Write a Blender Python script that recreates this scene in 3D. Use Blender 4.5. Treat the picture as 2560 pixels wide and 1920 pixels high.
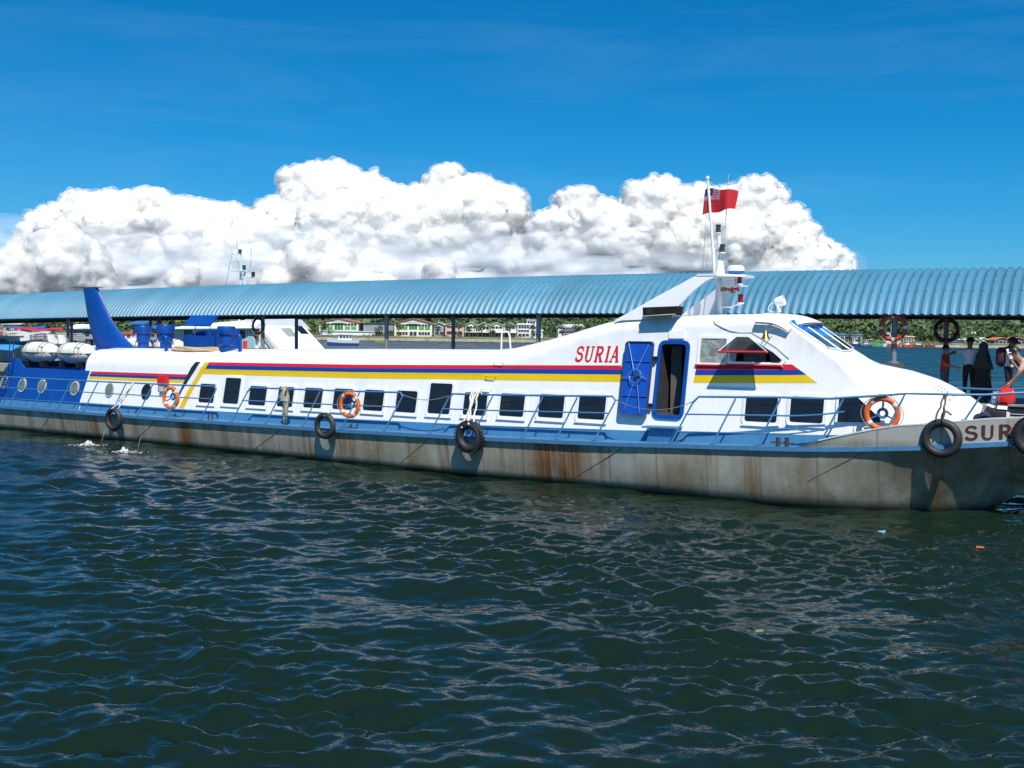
import bpy, bmesh, math, random
import numpy as np
from mathutils import Vector, Matrix, noise as mnoise
random.seed(7); rng = np.random.default_rng(11)
SC = bpy.context.scene; COL = SC.collection
for o in list(bpy.data.objects): bpy.data.objects.remove(o)
R = math.radians
# ---------------------------------------------------------------- camera, sky, sun, exposure
EYE = 3.7
cam = bpy.data.cameras.new('camera'); cam_o = bpy.data.objects.new('camera', cam); COL.objects.link(cam_o)
cam.sensor_width = 36; cam.lens = 36; cam.clip_start = .1; cam.clip_end = 40000
cam_o.matrix_world = Matrix.Translation((0, 0, EYE)) @ Matrix.Rotation(R(90 - 2.684), 4, 'X') @ Matrix.Rotation(R(.7), 4, 'Z')
SC.camera = cam_o
SUN_EL = 55; SUN_AZ = 169          # the sun stands behind the photographer (azimuth from +Y, clockwise)
W = bpy.data.worlds.new('World'); SC.world = W; W.use_nodes = True
wn = W.node_tree; wn.nodes.clear()
def wnode(t, **k):
    n = wn.nodes.new(t)
    for a, b in k.items(): setattr(n, a, b)
    return n
sky = wnode('ShaderNodeTexSky', sky_type='NISHITA', sun_disc=False, sun_elevation=R(SUN_EL), sun_rotation=R(SUN_AZ),
            air_density=1.0, dust_density=.35, ozone_density=2.2, altitude=0)
# the saturated blue of this film: one curve per colour channel over the whole dome
sp_ = wnode('ShaderNodeSeparateColor'); cb_ = wnode('ShaderNodeCombineColor')
wn.links.new(sky.outputs[0], sp_.inputs[0])
for i, (gain, gam) in enumerate(((.62, 2.8), (.645, 1.03), (1.01, 1.0))):
    m0 = wnode('ShaderNodeMath', operation='MULTIPLY'); m0.inputs[1].default_value = .1
    m1 = wnode('ShaderNodeMath', operation='POWER'); m1.inputs[1].default_value = gam
    m2 = wnode('ShaderNodeMath', operation='MULTIPLY'); m2.inputs[1].default_value = gain * 10
    wn.links.new(sp_.outputs[i], m0.inputs[0]); wn.links.new(m0.outputs[0], m1.inputs[0]); wn.links.new(m1.outputs[0], m2.inputs[0]); wn.links.new(m2.outputs[0], cb_.inputs[i])
# thin high cirrus streaks over the whole dome
tc = wnode('ShaderNodeTexCoord'); mp = wnode('ShaderNodeMapping'); mp.inputs['Rotation'].default_value = (.0, R(-14), R(20)); mp.inputs['Scale'].default_value = (1.5, 3, 11)
n1 = wnode('ShaderNodeTexNoise'); n1.inputs['Scale'].default_value = 1.6; n1.inputs['Detail'].default_value = 7; n1.inputs['Roughness'].default_value = .62; n1.inputs['Distortion'].default_value = .6
rp = wnode('ShaderNodeValToRGB'); rp.color_ramp.elements[0].position = .48; rp.color_ramp.elements[1].position = .8
rp.color_ramp.elements[0].color = (0, 0, 0, 1); rp.color_ramp.elements[1].color = (.10, .10, .10, 1)
mx = wnode('ShaderNodeMixRGB'); mx.inputs[2].default_value = (3.6, 5.6, 8.2, 1)
bg = wnode('ShaderNodeBackground'); bg.inputs['Strength'].default_value = .1
wo = wnode('ShaderNodeOutputWorld'); L = wn.links.new
L(tc.outputs['Generated'], mp.inputs[0]); L(mp.outputs[0], n1.inputs[0]); L(n1.outputs[0], rp.inputs[0])
L(rp.outputs[0], mx.inputs[0]); L(cb_.outputs[0], mx.inputs[1]); L(mx.outputs[0], bg.inputs[0]); L(bg.outputs[0], wo.inputs[0])
sl = bpy.data.lights.new('sun', 'SUN'); sl.energy = 5.0; sl.angle = R(.53); sl.color = (1, .955, .88)
so = bpy.data.objects.new('sun', sl); COL.objects.link(so); so.location = (0, -30, 60)
a = R(SUN_AZ); sdir = Vector((math.sin(a) * math.cos(R(SUN_EL)), math.cos(a) * math.cos(R(SUN_EL)), math.sin(R(SUN_EL))))
so.rotation_euler = sdir.to_track_quat('Z', 'Y').to_euler()
vs = SC.view_settings; vs.view_transform = 'Standard'; vs.look = 'None'; vs.exposure = .13; vs.gamma = 1; vs.use_curve_mapping = False
SC.render.resolution_x = 1024; SC.render.resolution_y = 768
# ---------------------------------------------------------------- helpers
TH = R(-32); UX, UY = math.cos(TH), math.sin(TH); VX, VY = -UY, UX
FU, FV = -20, 24.64                # the ferry's midship point, along and across the berth
def l2w(x, y): u = x + FU; v = y + FV; return (u * UX + v * VX, u * UY + v * VY)
def lerp(a, b, t): return a + (b - a) * t
def ip(x, xs, ys): return float(np.interp(x, xs, ys))
class MB:
    def __init__(s): s.v = []; s.f = []; s.m = []; s.mi = 0
    def add(s, vs, fs, mi=None):
        b = len(s.v); s.v.extend([tuple(p) for p in vs])
        for f in fs: s.f.append(tuple(i + b for i in f)); s.m.append(s.mi if mi is None else mi)
        return s
    def hexa(s, p, mi=None):       # p: 4 bottom, 4 top
        return s.add(p, [(3, 2, 1, 0), (4, 5, 6, 7), (0, 1, 5, 4), (1, 2, 6, 5), (2, 3, 7, 6), (3, 0, 4, 7)], mi)
    def box(s, c, d, rz=0, mi=None, tilt=None):
        x, y, z = d[0] / 2, d[1] / 2, d[2] / 2
        p = [Vector(q) for q in ((-x, -y, -z), (x, -y, -z), (x, y, -z), (-x, y, -z), (-x, -y, z), (x, -y, z), (x, y, z), (-x, y, z))]
        m = tilt if tilt is not None else Matrix.Rotation(rz, 3, 'Z')
        return s.hexa([m @ q + Vector(c) for q in p], mi)
    def tube(s, pts, r, n=8, closed=False, mi=None):
        pts = [Vector(p) for p in pts]; N = len(pts); vs = []; fs = []
        rr = r if isinstance(r, (list, tuple)) else [r] * N
        up = None
        for i, p in enumerate(pts):
            if closed: t = pts[(i + 1) % N] - pts[i - 1]
            else: t = pts[min(i + 1, N - 1)] - pts[max(i - 1, 0)]
            if t.length < 1e-9: t = Vector((0, 0, 1))
            t.normalize()
            if up is None:
                up = Vector((0, 0, 1)) if abs(t.z) < .9 else Vector((1, 0, 0))
            a = t.cross(up)
            if a.length < 1e-6: a = t.orthogonal()
            a.normalize(); b = a.cross(t); b.normalize(); up = b
            for k in range(n):
                w = 2 * math.pi * k / n; vs.append(p + a * math.cos(w) * rr[i] + b * math.sin(w) * rr[i])
        for i in range(N if closed else N - 1):
            j = (i + 1) % N
            for k in range(n):
                l = (k + 1) % n; fs.append((i * n + k, i * n + l, j * n + l, j * n + k))
        if not closed:
            fs.append(tuple(range(n))[::-1]); fs.append(tuple((N - 1) * n + k for k in range(n)))
        return s.add(vs, fs, mi)
    def lathe(s, prof, c=(0, 0, 0), n=16, M=None, mi=None):   # prof: (r, z) around local z, M a 3x3
        vs = []; fs = []; N = len(prof)
        for r, z in prof:
            for k in range(n):
                w = 2 * math.pi * k / n; q = Vector((r * math.cos(w), r * math.sin(w), z))
                if M is not None: q = M @ q
                vs.append(q + Vector(c))
        for i in range(N - 1):
            for k in range(n):
                l = (k + 1) % n; fs.append((i * n + k, i * n + l, (i + 1) * n + l, (i + 1) * n + k))
        fs.append(tuple(range(n))[::-1]); fs.append(tuple((N - 1) * n + k for k in range(n)))
        return s.add(vs, fs, mi)
    def torus(s, c, Rr, r, ax='Y', n=28, m=10, M=None, mi=None, sq=1.0):
        vs = []; fs = []
        for i in range(n):
            w = 2 * math.pi * i / n
            for k in range(m):
                q = 2 * math.pi * k / m; rad = Rr + r * math.cos(q); h = r * math.sin(q) * sq
                p = {'Y': (rad * math.cos(w), h, rad * math.sin(w)), 'Z': (rad * math.cos(w), rad * math.sin(w), h), 'X': (h, rad * math.cos(w), rad * math.sin(w))}[ax]
                p = Vector(p)
                if M is not None: p = M @ p
                vs.append(p + Vector(c))
        for i in range(n):
            for k in range(m):
                fs.append((i * m + k, ((i + 1) % n) * m + k, ((i + 1) % n) * m + (k + 1) % m, i * m + (k + 1) % m))
        return s.add(vs, fs, mi)
    def prism(s, poly, off, mi=None):
        off = Vector(off); n = len(poly); p = [Vector(q) for q in poly]
        vs = p + [q + off for q in p]
        fs = [tuple(range(n))[::-1], tuple(range(n, 2 * n))] + [(i, (i + 1) % n, n + (i + 1) % n, n + i) for i in range(n)]
        return s.add(vs, fs, mi)
    def grid(s, fn, nu, nv, mi=None):
        vs = [fn(i / nu, j / nv) for i in range(nu + 1) for j in range(nv + 1)]
        fs = [(i * (nv + 1) + j, (i + 1) * (nv + 1) + j, (i + 1) * (nv + 1) + j + 1, i * (nv + 1) + j + 1) for i in range(nu) for j in range(nv)]
        return s.add(vs, fs, mi)
    def mesh(s, name, mats, smooth=None):
        me = bpy.data.meshes.new(name); me.from_pydata(s.v, [], s.f)
        for m in (mats if isinstance(mats, (list, tuple)) else [mats]): me.materials.append(m)
        if max(s.m, default=0): me.polygons.foreach_set('material_index', s.m)
        fix_normals(me)
        if smooth is not None: shade(me, smooth)
        me.update(); return me
    def build(s, name, mats, parent=None, smooth=None):
        return link(name, s.mesh(name, mats, smooth), parent)
def fix_normals(me):
    bm = bmesh.new(); bm.from_mesh(me); bmesh.ops.recalc_face_normals(bm, faces=bm.faces); bm.to_mesh(me); bm.free()
def shade(me, ang):                # smooth shading with sharp edges above the angle (degrees)
    me.polygons.foreach_set('use_smooth', [True] * len(me.polygons))
    if ang < 179:
        bm = bmesh.new(); bm.from_mesh(me)
        for e in bm.edges:
            if len(e.link_faces) == 2 and e.calc_face_angle(0) > R(ang): e.smooth = False
        bm.to_mesh(me); bm.free()
def link(name, me, parent=None):
    o = bpy.data.objects.new(name, me); COL.objects.link(o)
    if parent is not None: o.parent = parent
    return o
def tag(o, label=None, cat=None, group=None, kind=None):
    if label: o['label'] = label
    if cat: o['category'] = cat
    if group: o['group'] = group
    if kind: o['kind'] = kind
    return o
def thing(name, label, cat, loc=(0, 0, 0), rz=0, group=None):
    o = bpy.data.objects.new(name, None); COL.objects.link(o); o.empty_display_size = .3
    o.location = loc; o.rotation_euler = (0, 0, rz)
    return tag(o, label, cat, group)
def berth(name, label, cat, x, y, z, group=None):      # a thing placed in the ferry's berth frame
    return thing(name, label, cat, (*l2w(x, y), z), TH, group)
def copy_tree(o, parent=None):
    c = o.copy(); COL.objects.link(c)
    if parent is not None: c.parent = parent
    for ch in [q for q in o.children]: copy_tree(ch, c)
    return c
# ---------------------------------------------------------------- materials
MATS = {}
def mat(name, col, rough=.5, metal=0, var=.12, scale=3.0, bump=0, bscale=30, spec=.5, dirt=None, dscale=1.2, damt=.3, coat=0, trans=0):
    if name in MATS: return MATS[name]
    m = bpy.data.materials.new(name); m.use_nodes = True; nt = m.node_tree; b = nt.nodes['Principled BSDF']
    b.inputs['Roughness'].default_value = rough; b.inputs['Metallic'].default_value = metal; b.inputs['Specular IOR Level'].default_value = spec
    b.inputs['Coat Weight'].default_value = coat; b.inputs['Transmission Weight'].default_value = trans
    tc = nt.nodes.new('ShaderNodeTexCoord')
    if var > 0:
        n = nt.nodes.new('ShaderNodeTexNoise'); n.inputs['Scale'].default_value = scale; n.inputs['Detail'].default_value = 5; n.inputs['Roughness'].default_value = .6
        nt.links.new(tc.outputs['Object'], n.inputs['Vector'])
        r = nt.nodes.new('ShaderNodeValToRGB'); r.color_ramp.elements[0].position = .3; r.color_ramp.elements[1].position = .7
        r.color_ramp.elements[0].color = tuple(c * (1 - var) for c in col) + (1,); r.color_ramp.elements[1].color = tuple(min(1, c * (1 + var)) for c in col) + (1,)
        nt.links.new(n.outputs['Fac'], r.inputs[0]); out = r.outputs[0]
        if dirt:
            n2 = nt.nodes.new('ShaderNodeTexNoise'); n2.inputs['Scale'].default_value = dscale; n2.inputs['Detail'].default_value = 8; n2.inputs['Roughness'].default_value = .7
            mp = nt.nodes.new('ShaderNodeMapping'); mp.inputs['Scale'].default_value = (1.6, 1.6, .35)
            nt.links.new(tc.outputs['Object'], mp.inputs[0]); nt.links.new(mp.outputs[0], n2.inputs['Vector'])
            r2 = nt.nodes.new('ShaderNodeValToRGB'); r2.color_ramp.elements[0].position = .5; r2.color_ramp.elements[1].position = .78
            r2.color_ramp.elements[0].color = (0, 0, 0, 1); r2.color_ramp.elements[1].color = (damt, damt, damt, 1)
            nt.links.new(n2.outputs['Fac'], r2.inputs[0])
            mx = nt.nodes.new('ShaderNodeMixRGB'); mx.inputs[2].default_value = dirt + (1,)
            nt.links.new(r2.outputs[0], mx.inputs[0]); nt.links.new(out, mx.inputs[1]); out = mx.outputs[0]
        nt.links.new(out, b.inputs['Base Color'])
    else: b.inputs['Base Color'].default_value = col + (1,)
    if bump:
        n3 = nt.nodes.new('ShaderNodeTexNoise'); n3.inputs['Scale'].default_value = bscale; n3.inputs['Detail'].default_value = 4
        nt.links.new(tc.outputs['Object'], n3.inputs['Vector'])
        bp = nt.nodes.new('ShaderNodeBump'); bp.inputs['Strength'].default_value = bump; bp.inputs['Distance'].default_value = .02
        nt.links.new(n3.outputs['Fac'], bp.inputs['Height']); nt.links.new(bp.outputs[0], b.inputs['Normal'])
    MATS[name] = m; return m
WHITE = mat('white_paint', (.83, .83, .82), .36, var=.04, scale=1.5, dirt=(.50, .42, .30), dscale=2.2, damt=.30, bump=.30, bscale=1.9)
WHITE2 = mat('clean_white', (.82, .83, .83), .35, var=.03, bump=.05, bscale=8)
GREYW = mat('grey_white', (.55, .56, .56), .45, var=.06)
BLUE = mat('deep_blue_paint', (.003, .058, .30), .35, var=.12, dirt=(.02, .10, .40), damt=.4)
DECKB = mat('deck_blue_paint', (.055, .195, .37), .42, var=.10, scale=6, dirt=(.10, .26, .5), dscale=4, damt=.4, bump=.1, bscale=40)
RAILB = mat('rail_blue', (.055, .185, .36), .4, var=.14, scale=9, dirt=(.18, .10, .05), dscale=6, damt=.3)
SRED = mat('stripe_red', (.62, .012, .025), .4, var=.05); SBLUE = mat('stripe_blue', (.006, .045, .30), .4, var=.05); SYEL = mat('stripe_yellow', (.74, .50, .0), .4, var=.04)
SBLK = mat('stripe_black', (.02, .022, .028), .4, var=.1)
GLASS = mat('dark_glass', (.012, .014, .018), .07, var=.3, scale=2, spec=.6)
BLACK = mat('black_paint', (.012, .012, .013), .5, var=.2)
INSIDE = mat('dark_interior', (.035, .033, .032), .8, var=.3)
RUBBER = mat('tyre_rubber', (.022, .022, .023), .55, var=.35, scale=8, bump=.4, bscale=25, dirt=(.10, .095, .085), dscale=3, damt=.4)
ROPE = mat('rope', (.42, .37, .28), .9, var=.3, scale=20, bump=.5, bscale=60); ROPEW = mat('white_rope', (.66, .63, .55), .9, var=.2, scale=20, bump=.5, bscale=60)
TANROPE = mat('tan_hose', (.55, .40, .20), .7, var=.25, scale=10)
ORANGE = mat('ring_orange', (.78, .145, .02), .5, var=.14, scale=7, dirt=(.35, .12, .06), dscale=4, damt=.5)
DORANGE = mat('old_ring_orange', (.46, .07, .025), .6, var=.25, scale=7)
STEEL = mat('bare_steel', (.5, .5, .5), .35, .8, var=.1); CHROME = mat('bright_rod', (.75, .75, .76), .25, .9, var=.05)
BRASS = mat('brass', (.42, .27, .06), .35, .9, var=.15)
RLIGHT = mat('red_lens', (.28, .006, .01), .25, var=.1); DLIGHT = mat('dark_lens', (.05, .055, .04), .2, var=.2)
RED = mat('red_paint', (.66, .02, .025), .45, var=.1); DGREY = mat('dark_grey', (.05, .05, .052), .6, var=.2)
CONC = mat('concrete', (.33, .32, .29), .9, var=.2, scale=4, bump=.4, bscale=20); DCONC = mat('dark_concrete', (.12, .12, .12), .9, var=.25, scale=4)
# ---------------------------------------------------------------- water
WB = mat('water_body', (.004, .017, .016), .025, var=0)
def water_material():
    m = bpy.data.materials.new('sea_water'); m.use_nodes = True; nt = m.node_tree; b = nt.nodes['Principled BSDF']
    b.inputs['Base Color'].default_value = (.0062, .0160, .0088, 1); b.inputs['Roughness'].default_value = .02; b.inputs['IOR'].default_value = 1.333
    tc = nt.nodes.new('ShaderNodeTexCoord'); prev = None
    for sc, st, dist, sx in ((.45, .0, 1.7, .6), (1.6, .35, .10, .7), (9.0, .55, .016, .8)):
        mp = nt.nodes.new('ShaderNodeMapping'); mp.inputs['Scale'].default_value = (sc * sx, sc, sc); mp.inputs['Rotation'].default_value = (0, 0, R(20))
        n = nt.nodes.new('ShaderNodeTexNoise'); n.inputs['Scale'].default_value = 1; n.inputs['Detail'].default_value = 3; n.inputs['Roughness'].default_value = .5; n.inputs['Distortion'].default_value = .4
        nt.links.new(tc.outputs['Object'], mp.inputs[0]); nt.links.new(mp.outputs[0], n.inputs['Vector'])
        bp = nt.nodes.new('ShaderNodeBump'); bp.inputs['Strength'].default_value = st; bp.inputs['Distance'].default_value = dist
        nt.links.new(n.outputs['Fac'], bp.inputs['Height'])
        if sc < 1:                 # beyond the lee of the jetty the open water is choppier
            sy = nt.nodes.new('ShaderNodeSeparateXYZ'); nt.links.new(tc.outputs['Object'], sy.inputs[0]); mr = nt.nodes.new('ShaderNodeMapRange')
            mr.inputs['From Min'].default_value = 42; mr.inputs['From Max'].default_value = 95; mr.inputs['To Max'].default_value = .9; nt.links.new(sy.outputs[1], mr.inputs['Value']); nt.links.new(mr.outputs[0], bp.inputs['Strength'])
        if prev is not None: nt.links.new(prev, bp.inputs['Normal'])
        prev = bp.outputs[0]
    nt.links.new(prev, b.inputs['Normal'])
    sy = nt.nodes.new('ShaderNodeSeparateXYZ'); nt.links.new(tc.outputs['Object'], sy.inputs[0]); mr = nt.nodes.new('ShaderNodeMapRange'); mr.inputs['From Min'].default_value = 40; mr.inputs['From Max'].default_value = 110
    mr.inputs['To Min'].default_value = 0; mr.inputs['To Max'].default_value = .36; nt.links.new(sy.outputs[1], mr.inputs['Value'])
    gm = nt.nodes.new('ShaderNodeMapping'); gm.inputs['Scale'].default_value = (.035, .16, 1); gm.inputs['Rotation'].default_value = (0, 0, R(12)); nt.links.new(tc.outputs['Object'], gm.inputs[0])
    gn = nt.nodes.new('ShaderNodeTexNoise'); gn.inputs['Scale'].default_value = 1; gn.inputs['Detail'].default_value = 6; gn.inputs['Roughness'].default_value = .75; nt.links.new(gm.outputs[0], gn.inputs['Vector'])
    gr = nt.nodes.new('ShaderNodeMapRange'); gr.inputs['From Min'].default_value = .38; gr.inputs['From Max'].default_value = .62; gr.inputs['To Min'].default_value = .38; gr.inputs['To Max'].default_value = 1; nt.links.new(gn.outputs['Fac'], gr.inputs['Value'])
    ma = nt.nodes.new('ShaderNodeMath'); ma.operation = 'MULTIPLY'; nt.links.new(mr.outputs[0], ma.inputs[0]); nt.links.new(gr.outputs[0], ma.inputs[1]); ad = nt.nodes.new('ShaderNodeMath'); ad.inputs[1].default_value = .018; nt.links.new(ma.outputs[0], ad.inputs[0]); nt.links.new(ad.outputs[0], b.inputs['Roughness'])   # wind-ruffled open water
    return m
def make_water():
    rs = [3.0]
    while rs[-1] < 2600:
        r = rs[-1]; rs.append(r + max(.045, min(1.7e-4 * r * r, .03 * r)))
    rs = np.array(rs)
    an = np.concatenate([np.arange(-180, -42, 4.), np.arange(-42, 42, .085), np.arange(42, 180, 4.)])
    A = np.radians(an); na = len(A); nr = len(rs)
    RR, AA = np.meshgrid(rs, A, indexing='ij'); X = RR * np.sin(AA); Y = RR * np.cos(AA)
    drow = np.gradient(rs)[:, None]; sp = np.maximum(drow, RR * .0016)
    Z = np.zeros_like(X)
    # gusts: where the small ripples are strong and where the surface lies smooth
    g = np.zeros_like(X)
    for i in range(7):
        w = rng.uniform(5, 16); th = rng.uniform(0, math.pi); g += np.sin((X * math.cos(th) + Y * math.sin(th)) * 2 * math.pi / w + rng.uniform(0, 6.28))
    g = 1 / (1 + np.exp(-1.1 * (g + .012 * (RR - 8) * 3)))
    lam = np.exp(np.linspace(math.log(.2), math.log(6.0), 96)); rng.shuffle(lam)
    for l in lam:
        k = 2 * math.pi / l; th = R(78) + rng.normal(0, .62); ph = rng.uniform(0, 6.28)
        slope = .0235 * ip(math.log(l), [math.log(q) for q in (.2, .32, .5, 1.2, 2, 3.2, 6)], [1.7, 2.0, 1.75, 1.0, .58, .30, .18])
        amp = slope * math.sqrt(2) / k
        wgt = np.clip((l / sp - 2.2) / 2.5, 0, 1)
        if l < 1.0: wgt = wgt * (.30 + 1.25 * g)
        p = k * (X * math.cos(th) + Y * math.sin(th)) + ph
        p = p + .35 * np.sin(.6 * (X * math.sin(th) - Y * math.cos(th)) + ph * 3)
        s = np.sin(p); Z += amp * wgt * (s + .22 * np.cos(2 * p))
    v = np.stack([X, Y, Z], -1).reshape(-1, 3); v = np.vstack([v, [[0, 0, 0]]])
    i = np.arange(nr - 1)[:, None]; j = np.arange(na)[None, :]; jn = (j + 1) % na
    q = np.stack([i * na + j + 0 * i, i * na + jn, (i + 1) * na + jn, (i + 1) * na + j], -1).reshape(-1, 4)
    q = q[:, ::-1]
    me = bpy.data.meshes.new('water'); nv = len(v); nf = len(q)
    me.vertices.add(nv); me.vertices.foreach_set('co', v.astype(np.float32).ravel())
    me.loops.add(nf * 4); me.loops.foreach_set('vertex_index', q.astype(np.int32).ravel())
    me.polygons.add(nf); me.polygons.foreach_set('loop_start', np.arange(nf, dtype=np.int32) * 4); me.polygons.foreach_set('loop_total', np.full(nf, 4, np.int32))
    me.polygons.foreach_set('use_smooth', [True] * nf)
    me.update(calc_edges=True); me.validate(); me.materials.append(water_material())
    up = me.polygons[nf // 2].normal.z
    if up < 0: me.flip_normals()
    return tag(link('water', me), kind='structure')
make_water()
# ---------------------------------------------------------------- clouds: heaped up from lobes, then roughened
def np_mesh(name, v, f4, m=None, smooth=True):
    me = bpy.data.meshes.new(name); v = np.asarray(v, np.float32); q = np.asarray(f4, np.int32); k = q.shape[1]; nf = len(q)
    me.vertices.add(len(v)); me.vertices.foreach_set('co', v.ravel())
    me.loops.add(nf * k); me.loops.foreach_set('vertex_index', q.ravel())
    me.polygons.add(nf); me.polygons.foreach_set('loop_start', np.arange(nf, dtype=np.int32) * k); me.polygons.foreach_set('loop_total', np.full(nf, k, np.int32))
    if smooth: me.polygons.foreach_set('use_smooth', [True] * nf)
    me.update(calc_edges=True)
    if m: me.materials.append(m)
    return me
def ico(sub):
    bm = bmesh.new(); bmesh.ops.create_icosphere(bm, subdivisions=sub, radius=1); bm.verts.ensure_lookup_table()
    v = np.array([p.co[:] for p in bm.verts]); f = np.array([[q.index for q in t.verts] for t in bm.faces]); bm.free(); return v, f
ICO1, ICO2 = ico(1), ico(2)
def seg_dist(P, poly):
    a = np.array(poly, float); b = np.roll(a, -1, 0); d = b - a
    t = np.clip(((P[:, None] - a[None]) * d[None]).sum(-1) / (d * d).sum(-1)[None], 0, 1)
    return np.sqrt((((a[None] + t[..., None] * d[None]) - P[:, None]) ** 2).sum(-1)).min(1)
def inside(P, poly):
    a = np.array(poly, float); b = np.roll(a, -1, 0); x, y = P[:, 0:1], P[:, 1:2]
    c = ((a[None, :, 1] > y) != (b[None, :, 1] > y)) & (x < (b[None, :, 0] - a[None, :, 0]) * (y - a[None, :, 1]) / (b[None, :, 1] - a[None, :, 1] + 1e-9) + a[None, :, 0])
    return c.sum(1) % 2 == 1
def cloud_mat(name, col, transp, sss=True):
    m = bpy.data.materials.new(name); m.use_nodes = True; nt = m.node_tree; p = nt.nodes['Principled BSDF']; o = nt.nodes['Material Output']
    p.inputs['Base Color'].default_value = col + (1,); p.inputs['Roughness'].default_value = 1; p.inputs['Specular IOR Level'].default_value = 0
    if sss:
        p.inputs['Subsurface Weight'].default_value = 1; p.inputs['Subsurface Radius'].default_value = (1, 1, 1); p.inputs['Subsurface Scale'].default_value = 380
    if transp > 0:
        tr = nt.nodes.new('ShaderNodeBsdfTransparent'); m2 = nt.nodes.new('ShaderNodeMixShader')
        tc = nt.nodes.new('ShaderNodeTexCoord'); n = nt.nodes.new('ShaderNodeTexNoise'); n.inputs['Scale'].default_value = .004; n.inputs['Detail'].default_value = 8; n.inputs['Roughness'].default_value = .6
        mp = nt.nodes.new('ShaderNodeMapping'); mp.inputs['Scale'].default_value = (.5, .5, 3) if not sss else (1, 1, 1)
        sz = nt.nodes.new('ShaderNodeSeparateXYZ'); nt.links.new(tc.outputs['Object'], sz.inputs[0])
        r = nt.nodes.new('ShaderNodeMapRange'); r.inputs['From Min'].default_value = .3; r.inputs['From Max'].default_value = .7; r.inputs['To Min'].default_value = transp * .55; r.inputs['To Max'].default_value = min(1, transp * 1.45)
        nt.links.new(tc.outputs['Object'], mp.inputs[0]); nt.links.new(mp.outputs[0], n.inputs['Vector']); nt.links.new(n.outputs['Fac'], r.inputs['Value'])
        out = r.outputs[0]
        if not sss:                # a thin layer frays out towards its upper edge
            e = nt.nodes.new('ShaderNodeMapRange'); e.inputs['From Min'].default_value = 260; e.inputs['From Max'].default_value = 680
            jz = nt.nodes.new('ShaderNodeMath'); jz.operation = 'MULTIPLY_ADD'; jz.inputs[1].default_value = 260; jz.inputs[2].default_value = -130; nt.links.new(n.outputs['Fac'], jz.inputs[0])
            az = nt.nodes.new('ShaderNodeMath'); nt.links.new(sz.outputs[2], az.inputs[0]); nt.links.new(jz.outputs[0], az.inputs[1])
            xr = nt.nodes.new('ShaderNodeMapRange'); xr.inputs['From Min'].default_value = 300; xr.inputs['From Max'].default_value = 1950; xr.inputs['To Max'].default_value = 230; nt.links.new(sz.outputs[0], xr.inputs['Value'])
            a2 = nt.nodes.new('ShaderNodeMath'); nt.links.new(az.outputs[0], a2.inputs[0]); nt.links.new(xr.outputs[0], a2.inputs[1]); nt.links.new(a2.outputs[0], e.inputs['Value'])
            mm = nt.nodes.new('ShaderNodeMath'); mm.operation = 'MAXIMUM'; nt.links.new(out, mm.inputs[0]); nt.links.new(e.outputs[0], mm.inputs[1]); out = mm.outputs[0]
        nt.links.new(out, m2.inputs[0]); nt.links.new(p.outputs[0], m2.inputs[1]); nt.links.new(tr.outputs[0], m2.inputs[2]); nt.links.new(m2.outputs[0], o.inputs[0])
    return m
CM = cloud_mat('cumulus', (.87, .845, .80), 0); CM2 = cloud_mat('hazy_cumulus', (.90, .87, .84), .35); CM3 = cloud_mat('stratus', (.80, .84, .90), .30, False)
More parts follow.
